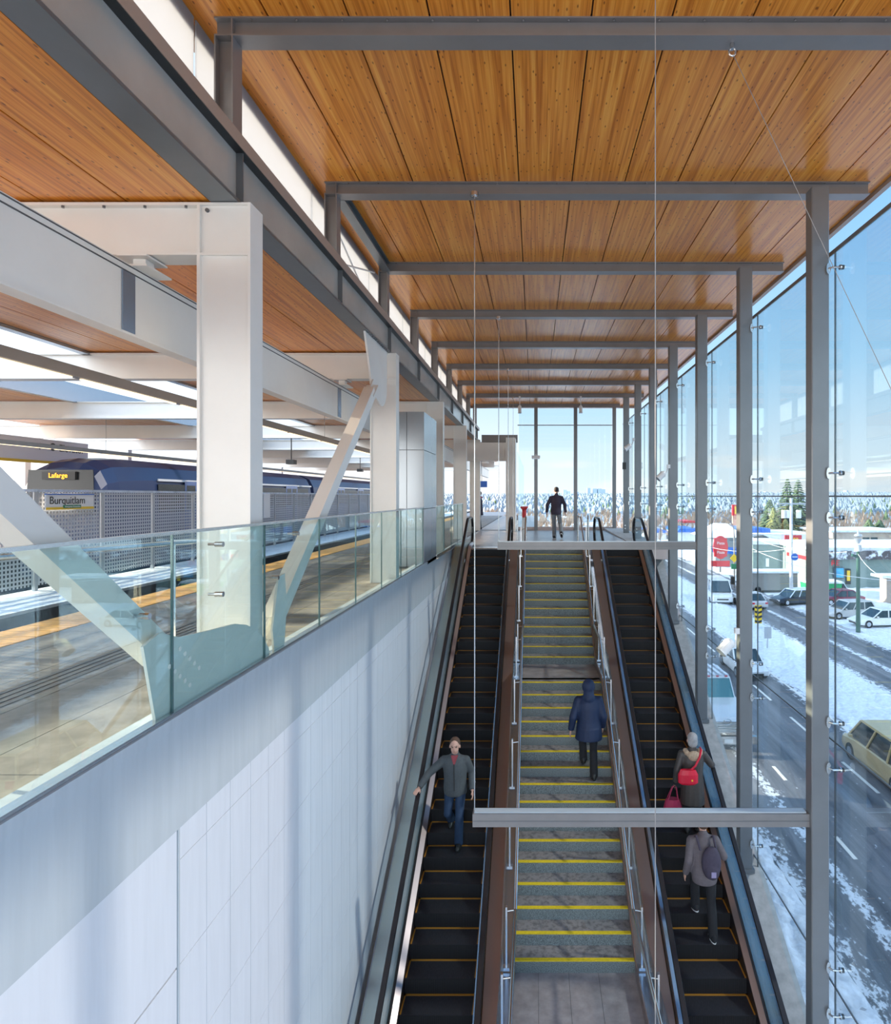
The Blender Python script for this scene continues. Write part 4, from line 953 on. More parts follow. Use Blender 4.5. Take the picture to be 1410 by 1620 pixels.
# 1 man descending on the left escalator, right hand on the left-side belt (his right = picture left)
def base(lean=0.0):
    return dict(head=(0, 0.02 + lean, 1.66), neck=(0, 0.0 + lean * 0.9, 1.50), chest=(0, lean * 0.7, 1.30), waist=(0, lean * 0.35, 1.10), pelvis=(0, 0, 0.95),
                shL=(-0.185, lean * 0.85, 1.43), shR=(0.185, lean * 0.85, 1.43), elL=(-0.25, -0.03, 1.15), elR=(0.25, -0.03, 1.15), wrL=(-0.27, 0.08, 0.90), wrR=(0.27, 0.08, 0.90),
                hpL=(-0.09, 0, 0.92), hpR=(0.09, 0, 0.92), knL=(-0.10, 0.03, 0.50), knR=(0.10, 0.03, 0.50), anL=(-0.10, 0, 0.09), anR=(0.10, 0, 0.09))
def stepz(y):   # top of the escalator tread under y
    k = math.floor((YK - y) / 0.371 + 1e-6) + 1
    yn = YK - 0.371 * k
    return nose(yn) - 0.02
y0 = 10.66
z0 = stepz(y0)
J = base(0.05)
J.update(anL=(-0.07, 0.12, 0.10), knL=(-0.09, 0.20, 0.52), anR=(0.10, -0.20, 0.34), knR=(0.11, 0.13, 0.56), ftR=(0, 1, -0.45), ftL=(0, 1, -0.02),
         elR=(0.43, 0.12, 1.22), wrR=(0.565, 0.26, 1.05), hdR=(0.35, 0.9, -0.30), palmR=(0, -0.3, -1), curlR=0.35, elL=(-0.27, -0.06, 1.17), wrL=(-0.30, 0.14, 0.95), curlL=0.5)
zz = stepz(y0 - 0.12)
t1, g1 = person((-1.39, y0, zz), PI, 'man in dark grey zip jacket and jeans walking down the left escalator, hand on belt', J, charcoal, jeans, (shoeb, shoeb), (hairbr, 'short'), faceon=True, thick=1.14)
t1.scale = (1.04, 1.04, 1.04)
mb = MB(); mb.tube([(0, 0.185, 1.40), (0, 0.190, 1.28), (0, 0.178, 1.12), (0, 0.168, 0.95)], 0.007, 6); mb.build('zipper', 'black', t1)
mb = MB(); mb.add([(-0.06, 0.13, 1.52), (0.06, 0.13, 1.52), (0, 0.187, 1.36), (-0.05, 0.05, 1.52), (0.05, 0.05, 1.52)], [(0, 1, 2), (0, 2, 3), (1, 4, 2), (0, 3, 4, 1), (3, 2, 4)]); mb.build('shirt_collar', pm('dark_red_shirt', (0.28, 0.05, 0.06)), t1)
# 2 person in navy hooded parka climbing the stairs
Jp = base(0.06)
Jp.update(elL=(-0.29, -0.05, 1.14), wrL=(-0.33, 0.0, 0.88), elR=(0.27, -0.02, 1.14), wrR=(0.27, 0.12, 0.90), anR=(0.09, -0.05, 0.095), knR=(0.09, 0.05, 0.50), anL=(-0.08, 0.18, 0.30), knL=(-0.10, 0.22, 0.66), ftL=(0, 1, -0.35))
def stairz(y):
    z = -99
    for i in range(16):
        yn = 12.4 * RR - 0.28 * RR * i
        if yn <= y: z = max(z, E - (hL + 0.1647 * RR * i))
    return z
yb2 = 11.22
t2, g2 = person((1.0, yb2, stairz(yb2)), 0.0, 'person in hooded navy parka and black trousers climbing the stairs, seen from behind', Jp, navy, blackc, (shoeb, shoeb), None, hood=True, coat_len=0.20, thick=1.28)
# 3 woman with grey hair and brown coat on the right escalator
Jw = base(0.0)
for k_ in list(Jw): Jw[k_] = tuple(c * 0.96 if i == 2 else c for i, c in enumerate(Jw[k_]))
Jw.update(elR=(0.33, 0.03, 1.17), wrR=(0.40, 0.20, 1.09), hdR=(0.1, 0.9, -0.1), palmR=(0, 0, -1), curlR=0.3, elL=(-0.27, -0.05, 1.10), wrL=(-0.30, 0.0, 0.86), curlL=1.0)
yw = 10.62; zw = stepz(yw)
t3, g3 = person((2.76, yw, zw), -0.05, 'woman with grey hair and long brown fur-collared coat riding up the right escalator', Jw, brown, blackc, (shoeb, shoeb), (greyh, 'bob'), coat_len=0.38, glove=(blackc, 'LR'), thick=1.08)
c = MB()
for a in range(14):
    u = PI * 2 * a / 14; c.ell((math.cos(u) * 0.125, -0.03 + math.sin(u) * 0.115, 1.43 - 0.05 * abs(math.sin(u))), (0.05, 0.05, 0.045), 10, 7)
c.ell((0, -0.14, 1.38), (0.11, 0.06, 0.09), 12, 8)
remeshed(c, 0.011, 'fur_collar', fur, t3, 2)
tb = thing('shoulder_bag', 'bright red shoulder bag slung across the back of the woman in brown', 'bag', (2.76, yw, zw), rotz=-0.05, local=True); ORG[tb.name] = V(0, 0, 0)
c = MB(); c.loft([[( -0.12 + math.cos(a) * 0.17 * s, -0.22 + math.sin(a) * 0.055 * s, z) for a in [2 * PI * i / 16 for i in range(16)]] for z, s in ((0.93, 0.75), (0.96, 1.0), (1.10, 1.0), (1.18, 0.75))]); c.build('bag_body', redb, tb, smooth=False)
mb = MB(); mb.tube([(-0.10, -0.215, 1.14), (0.0, -0.235, 1.25), (0.08, -0.20, 1.38), (0.13, -0.10, 1.47), (0.14, 0.02, 1.46), (0.08, 0.14, 1.3)], 0.018, 8); mb.build('strap', redb, tb)
mb = MB(); mb.cyl((-0.06, -0.278, 1.02), (-0.06, -0.283, 1.02), 0.016); mb.build('clasp', 'amber', tb)
tb = thing('tote_bag', 'raspberry tote bag hanging from the gloved hand of the woman in brown', 'bag', (2.76, yw, zw), rotz=-0.05, local=True); ORG[tb.name] = V(0, 0, 0)
c = MB(); c.loft([[(-0.34 + math.cos(a) * rx, 0.0 + math.sin(a) * 0.07, z) for a in [2 * PI * i / 12 for i in range(12)]] for z, rx in ((0.30, 0.17), (0.33, 0.18), (0.55, 0.13), (0.57, 0.11))]); c.build('bag_body', pinkb, tb)
for dy in (-0.05, 0.05):
    mb = MB(); mb.tube([(-0.43, dy, 0.55), (-0.35, dy * 0.3, 0.77), (-0.31, 0, 0.80), (-0.28, dy * 0.3, 0.77), (-0.25, dy, 0.55)], 0.009, 8); mb.build('handle', pinkb, tb)
# 4 person with backpack
Jb = base(0.08)
Jb.update(anR=(0.10, -0.12, 0.10), knR=(0.10, -0.02, 0.50), anL=(-0.08, 0.22, 0.34), knL=(-0.10, 0.20, 0.74), ftL=(0, 1, -0.25), elR=(0.30, 0.02, 1.20), wrR=(0.37, 0.22, 1.08), hdR=(0.1, 0.9, -0.2), palmR=(0, 0, -1), curlR=0.4)
yk = 9.30; zk = stepz(yk - 0.15)
t4, g4 = person((2.60, yk, zk), 0.0, 'person in grey jacket with dark backpack climbing the right escalator below the woman', Jb, greyc, blackc, (blackc, solew), (hairbr, 'short'), thick=1.12)
tb = thing('backpack', 'dark backpack worn by the person in grey jacket on the right escalator', 'bag', (2.60, yk, zk), rotz=0, local=True); ORG[tb.name] = V(0, 0, 0)
c = MB(); c.ell((0.05, -0.19, 1.22), (0.15, 0.10, 0.25), 14, 10); c.ell((0.05, -0.25, 1.12), (0.11, 0.07, 0.12), 12, 8); remeshed(c, 0.012, 'pack_body', plum, tb, 3)
for s in (-1, 1):
    mb = MB(); mb.tube([(s * 0.12 + 0.02, -0.14, 1.38), (s * 0.13, -0.02, 1.53), (s * 0.12, 0.14, 1.42), (s * 0.14, 0.16, 1.2)], 0.018, 8); mb.build('shoulder_strap', plum, tb)
mb = MB(); mb.cbox((0.05, -0.325, 1.12), 0.07, 0.01, 0.08); mb.build('patch', pm('lilac_patch', (0.30, 0.26, 0.42)), tb)
# 5 person walking away on the landing
Jl = base(0.08)
Jl.update(elL=(-0.30, -0.06, 1.16), wrL=(-0.33, 0.02, 0.90), elR=(0.30, 0.06, 1.16), wrR=(0.33, -0.02, 0.90), anL=(-0.06, 0.0, 0.09), knL=(-0.08, 0.04, 0.50), anR=(0.22, -0.28, 0.22), knR=(0.14, 0.03, 0.50), ftR=(0, 1, -0.8))
p5, g5 = person(((880 - PX) / F * 22.4, 22.4, 0), -0.15, 'person in plum jacket and grey trousers walking away across the landing', Jl, plum, greyj, (blackc, solew), (pm('dark_cap', (0.06, 0.05, 0.05)), 'cap'), thick=1.08)
p5.scale = (1.06, 1.06, 1.06)
# 6 standing person at left
Js = base(0.0)
Js.update(elL=(-0.24, 0.05, 1.17), wrL=(-0.12, 0.26, 1.22), elR=(0.24, 0.05, 1.17), wrR=(0.12, 0.26, 1.20), hdL=(0.2, 0.8, 0.3), hdR=(-0.2, 0.8, 0.3))
p6, g6 = person(((759 - PX) / F * 28.8, 28.8, 0), PI / 2 + 0.25, 'person in long black coat standing at the platform end looking at hands', Js, plum, blackc, (shoeb, shoeb), (hairbr, 'short'), coat_len=0.28, thick=1.05)
c = MB()
for a in range(12):
    u = PI * 2 * a / 12; c.ell((math.cos(u) * 0.10, math.sin(u) * 0.10 - 0.01, 1.51), (0.04, 0.04, 0.04), 8, 6)
remeshed(c, 0.012, 'red_scarf', 'red', p6, 2)
# ================================================================ STREET AND DISTANCE
GZ = -9.2; GH = E - GZ
def G(px, py): Y = GH * F / (py - PY); return V((px - PX) / F * Y, Y, GZ)
def ground_mat():
    m = bpy.data.materials.new('snowy_city_ground'); m.use_nodes = True; nt = m.node_tree; N = nt.nodes; L = nt.links; b = N['Principled BSDF']; b.inputs['Roughness'].default_value = 0.8
    tc = N.new('ShaderNodeTexCoord'); n1 = N.new('ShaderNodeTexNoise'); n1.inputs['Scale'].default_value = 0.09; n1.inputs['Detail'].default_value = 8; L.new(tc.outputs['Object'], n1.inputs[0])
    r = N.new('ShaderNodeValToRGB'); e = r.color_ramp.elements; e[0].position = 0.42; e[0].color = (0.16, 0.17, 0.19, 1); e[1].position = 0.60; e[1].color = (0.62, 0.66, 0.72, 1); L.new(n1.outputs[0], r.inputs[0]); L.new(r.outputs[0], b.inputs['Base Color']); return m
M['ground'] = ground_mat()
mb = MB(); mb.box(-1500, 2500, -60, 3000, GZ - 1, GZ - 0.02); struct(mb.build('ground', 'ground'))
mb = MB(); mb.box(7.1, 14.6, -20, 210, GZ - 0.02, GZ + 0.0); struct(mb.build('road_near', 'asphalt'))
mb = MB(); mb.box(19.3, 25.0, -20, 210, GZ - 0.02, GZ + 0.0); struct(mb.build('road_far', 'asphalt'))
mb = MB()
y = 2.0
while y < 120: mb.box(12.4, 12.53, y, y + 2.6, GZ, GZ + 0.006); mb.box(9.75 - 0.3, 9.88 - 0.3, y + 1, y + 2.2, GZ, GZ + 0.006); y += 5.0
mb.box(14.3, 14.42, -20, 150, GZ, GZ + 0.006)
struct(mb.build('road_markings', 'paint_white'))
def snowfield(name, x0, x1, y0, y1, h, lab, nx=24, ny=160, amp=0.10, seed=1):
    from mathutils import noise
    vs = []; fs = []
    for j in range(ny + 1):
        y = y0 + (y1 - y0) * (j / ny) ** 1.6
        for i in range(nx + 1):
            u = i / nx; x = x0 + (x1 - x0) * u
            e = min(1, min(u, 1 - u) * 5) 
            nn = noise.fractal(Vector((x * 2.3, y * 2.3, seed)), 0.8, 2.0, 4)
            ed = (noise.noise(Vector((x * 0.0, y * 0.6, seed + 5))) * 0.5) * (1 if (i == 0 or i == nx) else 0)
            vs.append((x + ed, y, GZ - 0.03 + (h + nn * amp) * e))
    for j in range(ny):
        for i in range(nx): a = j * (nx + 1) + i; fs.append((a, a + 1, a + nx + 2, a + nx + 1))
    o = MB().add(vs, fs).build(name, 'snow', None, smooth=True); tag(o, lab, 'snow', kind='stuff'); return o
snowfield('snow_bank', 4.3, 7.2, 2, 120, 0.12, 'trampled snow along the sidewalk below the glass wall', amp=0.20, seed=1, nx=30, ny=420)
snowfield('snow_bank', 14.5, 19.4, 2, 140, 0.18, 'snow on the median strip between the two roads', amp=0.20, seed=2)
snowfield('snow_bank', 24.9, 60, 20, 150, 0.10, 'snow on the parking lot before the green building', nx=60, amp=0.16, seed=3)
mb = MB()
random.seed(3)
def streaks(name, xc, n, y0, y1, wid, lab, seed):
    random.seed(seed); mb = MB()
    for i in range(n):
        y = y0 + (y1 - y0) * random.random() ** 1.3; x = xc + random.gauss(0, wid); l = random.uniform(0.1, 0.6); w = random.uniform(0.02, 0.10)
        pts = [(x + w * math.cos(a) * random.uniform(0.6, 1.2), y + l * math.sin(a) * random.uniform(0.6, 1.2)) for a in [2 * PI * k / 7 for k in range(7)]]
        mb.prism(pts, 'z', GZ, GZ + 0.015)
    o = mb.build(name, 'snow'); tag(o, lab, 'snow', kind='stuff')
0 and streaks('road_slush', 8.5, 900, 8, 60, 0.28, 'ragged line of slush between the lanes of the near road', 4)
0 and streaks('road_slush', 7.4, 500, 8, 60, 0.25, 'loose slush along the curb of the near road', 5)
0 and streaks('road_slush', 13.9, 300, 15, 70, 0.5, 'thin slush along the median side of the near road', 6)
# vehicles ----------------------------------------------------------
M['tyre'] = mat('tyre_rubber', (0.02, 0.02, 0.02), 0.7); M['car_glass'] = mat('car_window', (0.03, 0.05, 0.06), 0.05, coat=0.8); M['teal_glass'] = mat('teal_windshield', (0.05, 0.20, 0.23), 0.08, coat=0.8); M['tail'] = mat('tail_lamp_red', (0.55, 0.02, 0.05), 0.3); M['headlamp'] = mat('headlamp_clear', (0.8, 0.8, 0.85), 0.15)
VM = {}
def paint(n, c):
    if n not in VM: VM[n] = mat(n, c, 0.3, 0.2, coat=0.6)
    return VM[n]
def car(loc, heading, lab, pn, L_=4.5, Wd=1.8, Hh=1.45, kind='sedan', cat='car', snowcap=False, glassm='car_glass'):
    # local: front towards +Y
    t = thing({'sedan': 'car', 'wagon': 'car', 'van': 'van', 'suv': 'car'}[kind], lab, cat, loc, rotz=heading, local=True); ORG[t.name] = V(0, 0, 0)
    hw = Wd / 2; a, b = -L_ / 2, L_ / 2
    belt = {'sedan': 0.60, 'wagon': 0.58, 'van': 0.55, 'suv': 0.57}[kind] * Hh
    def ring(y, w, z0, z1):
        r = 0.10
        return [(-w + r * 0.3, y, z0), (w - r * 0.3, y, z0), (w, y, z0 + r), (w, y, (z0 + z1) / 2), (w - 0.03, y, z1 - r), (w - r - 0.04, y, z1), (-w + r + 0.04, y, z1), (-w + 0.03, y, z1 - r), (-w, y, (z0 + z1) / 2), (-w, y, z0 + r)]
    hood = {'sedan': 0.78, 'wagon': 0.8, 'van': 0.85, 'suv': 0.86}[kind] * belt
    rear = {'sedan': 0.95, 'wagon': 1.0, 'van': 1.0, 'suv': 1.0}[kind] * belt
    rg = [ring(a, hw * 0.86, 0.34, rear * 0.9), ring(a + 0.10, hw * 0.96, 0.24, rear * 0.98), ring(a + 0.7, hw, 0.22, rear), ring(0, hw, 0.22, belt), ring(b - L_ * 0.26, hw, 0.22, belt * 0.97), ring(b - 0.5, hw * 0.97, 0.24, hood), ring(b - 0.1, hw * 0.90, 0.28, hood * 0.88), ring(b, hw * 0.80, 0.36, hood * 0.75)]
    MB().loft(rg).build('body', paint(*pn), t)
    r0, r1, f1, f0 = {'sedan': (a + 0.55, a + 1.25, b - 2.1, b - 1.25), 'wagon': (a + 0.12, a + 0.45, b - 2.0, b - 1.2), 'van': (a + 0.05, a + 0.22, b - 1.45, b - 0.75), 'suv': (a + 0.08, a + 0.35, b - 1.95, b - 1.2)}[kind]
    tw = hw * 0.78
    cab = [(-hw * 0.93, r0, belt * 0.97), (hw * 0.93, r0, belt * 0.97), (hw * 0.93, f0, belt * 0.95), (-hw * 0.93, f0, belt * 0.95), (-tw, r1, Hh - 0.05), (tw, r1, Hh - 0.05), (tw, f1, Hh - 0.05), (-tw, f1, Hh - 0.05)]
    MB().add(cab, [(0, 1, 5, 4), (1, 2, 6, 5), (2, 3, 7, 6), (3, 0, 4, 7), (4, 5, 6, 7)]).build('windows', glassm, t)
    rf = MB(); e = 0.03
    rf.loft([[(-tw - e, r1 - 0.05, Hh - 0.07), (tw + e, r1 - 0.05, Hh - 0.07), (tw + e, f1 + 0.05, Hh - 0.07), (-tw - e, f1 + 0.05, Hh - 0.07)], [(-tw, r1, Hh), (tw, r1, Hh), (tw, f1, Hh), (-tw, f1, Hh)]])
    for s in (-1, 1):
        P4 = [((s * hw * 0.94, r0, belt * 0.95), (s * (tw + 0.01), r1, Hh - 0.04)), ((s * hw * 0.94, f0, belt * 0.93), (s * (tw + 0.01), f1, Hh - 0.04))]
        nb = 2 if kind in ('wagon', 'suv', 'van') else 1
        for q in range(1, nb + 1):
            u = q / (nb + 1); P4.append(((s * hw * 0.945, r0 + (f0 - r0) * u, belt * 0.95), (s * (tw + 0.012), r1 + (f1 - r1) * u, Hh - 0.04)))
        for p, q in P4: rf.bar(p, q, 0.07, 0.07, up=(0, 1, 0))
    rf.build('roof', paint(*pn) if not snowcap else M['snow'], t)
    for s in (-1, 1):
        for y in (a + L_ * 0.18, b - L_ * 0.19):
            w = MB(); w.cyl((s * (hw - 0.20), y, 0.32), (s * (hw + 0.01), y, 0.32), 0.32, n=20); o = w.build('wheel', 'tyre', t)
            r = MB(); r.cyl((s * (hw + 0.011), y, 0.32), (s * (hw + 0.02), y, 0.32), 0.19, n=10); r.build('hubcap', 'stainless', o)
        MB().cbox((s * hw * 0.72, a + 0.03, rear * 0.80), 0.26, 0.10, 0.26 if kind in ('van', 'suv') else 0.16).build('tail_lamp', 'tail', t)
        MB().cbox((s * hw * 0.64, b - 0.07, hood * 0.72), 0.34, 0.12, 0.13).build('headlamp', 'headlamp', t)
        MB().cbox((s * (hw + 0.06), f0 - 0.35, belt + 0.04), 0.14, 0.10, 0.10).build('mirror', paint(*pn), t)
    MB().cbox((0, b - 0.02, hood * 0.52), hw * 1.0, 0.06, 0.14).build('grille', 'black', t)
    MB().cbox((0, a + 0.0, 0.46), hw * 1.6, 0.10, 0.16).build('rear_bumper', paint(*pn), t)
    return t
p = V(14.0, 23.5, GZ)
car(V(13.9, 23.4, GZ), 0.0, 'golden beige minivan driving away on the road, cut by the right edge', ('gold_paint', (0.60, 0.46, 0.24)), 4.9, 1.95, 1.78, 'van', 'van')
q = G(1206, 1075); car(V(q.x - 0.5, q.y + 1.8, GZ), PI, 'white car driving towards the station beside the median', ('white_car_paint', (0.80, 0.82, 0.85)), 4.4, 1.8, 1.5, 'suv')
q = G(1208, 965); car(V(q.x - 0.6, q.y + 2, GZ), 0.1, 'silver car with red tail lamps driving away beyond the striped marker', ('silver_paint', (0.62, 0.62, 0.64)), 4.4, 1.8, 1.45, 'sedan')
q = G(1147, 957); car(V(q.x, q.y + 2.5, GZ), PI * 0.97, 'white van under snow approaching far up the road', ('white_van_paint', (0.82, 0.82, 0.82)), 5.4, 2.2, 2.3, 'van', 'van')
q = G(1350, 980); car(V(q.x, q.y + 1, GZ), PI / 2 + 0.15, 'silver wagon parked in the snowy lot beside the green lamp post', ('champagne_paint', (0.60, 0.58, 0.56)), 4.6, 1.8, 1.5, 'wagon')
q = G(1400, 994); car(V(q.x, q.y + 1, GZ), PI / 2 + 0.1, 'white sedan parked at the right edge of the picture', ('pearl_paint', (0.85, 0.84, 0.80)), 4.5, 1.8, 1.45, 'sedan')
q = G(1335, 958); car(V(q.x, q.y + 1, GZ), PI / 2 + 0.15, 'maroon car parked behind the silver wagon', ('maroon_paint', (0.22, 0.03, 0.06)), 4.7, 1.8, 1.45, 'sedan')
q = G(1318, 947); car(V(q.x, q.y + 2, GZ), PI / 2 + 0.2, 'dark grey snow-roofed car parked behind the maroon car', ('slate_paint', (0.12, 0.14, 0.18)), 4.6, 1.8, 1.5, 'wagon', snowcap=True)
q = G(1262, 958); car(V(q.x, q.y + 1, GZ), PI / 2 + 0.3, 'black car parked beside the utility pole', ('black_paint', (0.02, 0.025, 0.04)), 4.6, 1.8, 1.5, 'suv', snowcap=True)
q = G(1228, 938); t = thing('snowy_trailer', 'grey boxy trailer with snow on top near the green wall', 'trailer', V(q.x, q.y, GZ))
mb = MB(); mb.box(q.x - 3.0, q.x + 2.4, q.y, q.y + 2.4, GZ + 0.3, GZ + 2.2); mb.build('body', mat('taupe_trailer', (0.25, 0.23, 0.22), 0.6), t); MB().box(q.x - 3.1, q.x + 2.5, q.y - 0.1, q.y + 2.5, GZ + 2.2, GZ + 2.4).build('snow_cover', 'snow', t)
MB().cyl((q.x - 2, q.y - 0.0, GZ + 0.35), (q.x - 2, q.y + 0.2, GZ + 0.35), 0.35).build('wheel', 'tyre', t)
# truck facing the camera, between columns
def truck():
    t = thing('truck', 'white truck with teal windshield and chrome grille facing the station on the near road', 'truck', V(8.1, 27.0, GZ), rotz=PI, local=True); ORG[t.name] = V(0, 0, 0)
    wp = paint('truck_white', (0.80, 0.82, 0.84))
    MB().loft([[(-1.15, y, z0), (1.15, y, z0), (1.15, y, z1), (-1.15, y, z1)] for y, z0, z1 in ((-1.6, 0.7, 1.55), (0.0, 0.7, 1.5), (1.1, 0.7, 1.35))] + [[(-1.0, 1.45, 0.8), (1.0, 1.45, 0.8), (1.0, 1.4, 1.2), (-1.0, 1.4, 1.2)]]).build('hood', wp, t)
    MB().loft([[(-1.15, -0.9, 0.7), (1.15, -0.9, 0.7), (1.15, -3.4, 0.7), (-1.15, -3.4, 0.7)], [(-1.12, -0.9, 1.5), (1.12, -0.9, 1.5), (1.12, -3.4, 1.5), (-1.12, -3.4, 1.5)], [(-1.0, -1.3, 2.35), (1.0, -1.3, 2.35), (1.0, -3.3, 2.35), (-1.0, -3.3, 2.35)]]).build('cab', wp, t)
    MB().add([(-1.06, -0.88, 1.52), (1.06, -0.88, 1.52), (0.96, -1.26, 2.3), (-0.96, -1.26, 2.3)], [(0, 1, 2, 3)]).build('windshield', 'teal_glass', t)
    mb = MB(); [mb.bar((-0.9 + k * 0.3, -1.35, 2.40), (-0.75 + k * 0.3, -3.2, 2.40), 0.13, 0.08) for k in range(7)]; mb.build('roof_snow_ribs', 'snow', t)
    mb = MB(); [mb.cbox((-0.8 + k * 0.4, -1.24, 2.40), 0.12, 0.06, 0.05) for k in range(5)]; mb.build('marker_lamps', M['tail'], t)
    mb = MB(); [mb.bar((-0.95, 1.46, 0.85 + 0.10 * k), (0.95, 1.46, 0.85 + 0.10 * k), 0.05, 0.05) for k in range(5)]; mb.build('grille_bars', 'chrome', t)
    mb = MB(); mb.tube([(0.16 * math.cos(a), 1.50, 1.28 + 0.11 * math.sin(a)) for a in [2 * PI * k / 16 for k in range(17)]], 0.018, 8); mb.cbox((0, 1.5, 1.28), 0.3, 0.02, 0.05); mb.build('round_emblem', 'chrome', t)
    mb = MB(); mb.box(-1.2, 1.2, 1.45, 1.65, 0.4, 0.72); mb.build('bumper', 'chrome', t); MB().cbox((0, 1.67, 0.55), 0.36, 0.02, 0.17).build('licence_plate', 'white', t)
    for s in (-1, 1):
        MB().cbox((s * 0.95, 1.40, 1.0), 0.28, 0.14, 0.22).build('headlamp', 'headlamp', t)
        for y in (0.5, -6.0): MB().cyl((s * 0.85, y, 0.5), (s * 1.17, y, 0.5), 0.5, n=20).build('wheel', 'tyre', t)
    MB().box(-1.2, 1.2, -8.0, -3.6, 0.8, 1.3).build('flat_bed', 'steel_dark', t)
    mb = MB(); mb.box(-0.5, 0.5, -4.2, -3.7, 1.3, 2.7); mb.build('bed_equipment', 'steel_dark', t); mb = MB(); [mb.cbox((x, -3.68, 2.6), 0.12, 0.08, 0.08) for x in (-0.4, 0.4)]; mb.build('amber_lamp', 'amber', t)
truck()
# green building ------------------------------------------------------
M['gwall'] = mat('sage_green_wall', (0.22, 0.29, 0.27), 0.7, noise=0.1, nscale=0.8); M['shingle'] = mat('snowy_shingle', (0.10, 0.09, 0.10), 0.8, col2=(0.75, 0.8, 0.88), nscale=1.5, contrast=(0.5, 0.62))
t = thing('store_building', 'long low sage green store building with snowy roof behind the parking lot', 'building', V(36, 75, GZ))
bt = GZ + 4.3
MB().prism([(29.3, 81.5), (33.0, 81.5), (33.4, 71.2), (75, 71.2), (75, 84), (33.6, 84), (33.4, 87), (29.3, 87)], 'z', GZ, bt).build('wall', 'gwall', t)
MB().prism([(29.0, 81.2), (32.7, 81.2), (33.1, 70.9), (75.3, 70.9), (75.3, 84.3), (33.8, 84.3), (33.6, 87.3), (29.0, 87.3)], 'z', bt, bt + 0.45).build('snow_roof', 'snow', t)
MB().prism([(33.2, 70.6), (75.2, 70.6), (75.2, 71.2), (33.2, 71.2)], 'z', bt - 0.9, bt + 0.1).build('canopy', 'shingle', t)
a = G(1319, 931)
def bp(px, py, Y=71.1): return P(px, py, Y)
c = bp(1327, 906); MB().cbox(c, 1.3, 0.15, 1.3).build('poster_frame', 'steel_dark', t); MB().cbox((c.x, c.y - 0.1, c.z), 1.1, 0.06, 1.1).build('blue_poster', mat('pale_blue_poster', (0.10, 0.45, 0.75), 0.5, noise=0.3, nscale=2), t)
c = bp(1342, 912); MB().cbox(c, 0.6, 0.15, 1.8).build('door', 'black', t); MB().cbox((c.x, c.y - 0.1, c.z + 0.1), 0.36, 0.05, 1.2).build('door_window', 'amber', t)
c = bp(1322, 891, 70.5); text_mesh('RE', 0.9, 'red', 'lettering', t, c, (PI / 2, 0, 0), 0.03)
c = P(1262, 888, 76.5); MB().box(33.0, 33.06, 73.5, 79.5, bt - 1.3, bt - 0.85).build('red_sign', 'red', t)
c = P(1218, 890, 81.4); MB().cbox((c.x - 0.3, 81.45, c.z), 0.4, 0.2, 1.1).build('wall_lamp', 'white', t)
t = thing('kiosk_building', 'small tan hut with snowy roof at the right edge of the parking lot', 'building', V(37.3, 62, GZ))
q = G(1406, 955); MB().box(q.x - 0.2, q.x + 6, q.y, q.y + 1.2, GZ, GZ + 2.6).build('wall', mat('tan_stucco', (0.42, 0.34, 0.28), 0.8), t); MB().box(q.x - 0.9, q.x + 6.7, q.y - 0.5, q.y + 1.6, GZ + 2.6, GZ + 2.85).build('roof', 'snow', t); MB().box(q.x + 0.3, q.x + 1.5, q.y - 0.05, q.y + 0.1, GZ + 1.0, GZ + 2.1).build('window', 'black', t)
q = G(1358, 962); t = thing('dumpster', 'green waste container dusted with snow behind the parked cars', 'dumpster', q); MB().prism([(q.x - 1.9, GZ), (q.x + 1.3, GZ), (q.x + 1.5, GZ + 1.5), (q.x - 2.1, GZ + 1.5)], 'y', q.y + 6, q.y + 8).build('bin_body', mat('bin_green', (0.02, 0.33, 0.12), 0.5), t); MB().box(q.x - 2.2, q.x + 1.6, q.y + 5.9, q.y + 8.1, GZ + 1.5, GZ + 1.7).build('snow_lid', 'snow', t)
# poles and signs
def upole():
    q = G(1252, 955); t = thing('utility_pole', 'tall grey utility pole with crossarm and three transformer cans', 'utility pole', q)
    top = P(1252, 788, q.y).z; MB().cyl(q, (q.x, q.y, top), 0.19, 0.13).build('pole', mat('pale_pole', (0.55, 0.56, 0.58), 0.7), t)
    z = P(0, 797, q.y).z; MB().box(q.x - 1.35, q.x + 1.5, q.y - 0.08, q.y + 0.08, z - 0.08, z + 0.08).build('crossarm', 'mesh_steel', t)
    for px in (1240, 1247, 1264):
        c = P(px, 813, q.y - 0.35); MB().cyl((c.x, c.y, c.z - 0.42), (c.x, c.y, c.z + 0.38), 0.24 if px > 1260 else 0.2).build('transformer', 'white', t)
    c = P(1257.5, 881, q.y - 0.3); MB().cyl((c.x, c.y, c.z), (c.x, c.y - 0.04, c.z), 0.36, n=24).build('round_blue_sign', 'blue', t)
    MB().cbox((c.x, c.y - 0.06, c.z), 0.5, 0.02, 0.08).build('sign_bar', 'white', t)
upole()
q = G(1358, 1000); t = thing('lamp_post', 'dark green lamp post with pale finial standing in the parking lot snow', 'lamp post', q)
MB().cyl(q, (q.x, q.y, P(0, 872, q.y).z), 0.17, 0.13).build('post', 'darkgreen_post', t); c = P(1358, 872, q.y); mb = MB(); mb.cyl(c, c + V(0, 0, 0.5), 0.30, 0.22); mb.cyl(c + V(0, 0, 0.6), c + V(0, 0, 1.0), 0.10, 0.30); mb.ell(c + V(0, 0, 1.25), (0.3, 0.3, 0.16)); mb.cyl(c + V(0, 0, 1.3), c + V(0, 0, 1.8), 0.08, 0.02); mb.build('lantern_head', 'mesh_steel', t); MB().cyl(c + V(-0.5, 0, -0.3), c + V(0.1, 0, -0.5), 0.12).build('bracket', 'darkgreen_post', t)
q = G(1195, 1000); t = thing('hazard_marker', 'black and yellow striped hazard marker in the median snow', 'sign', q); YM = q.y
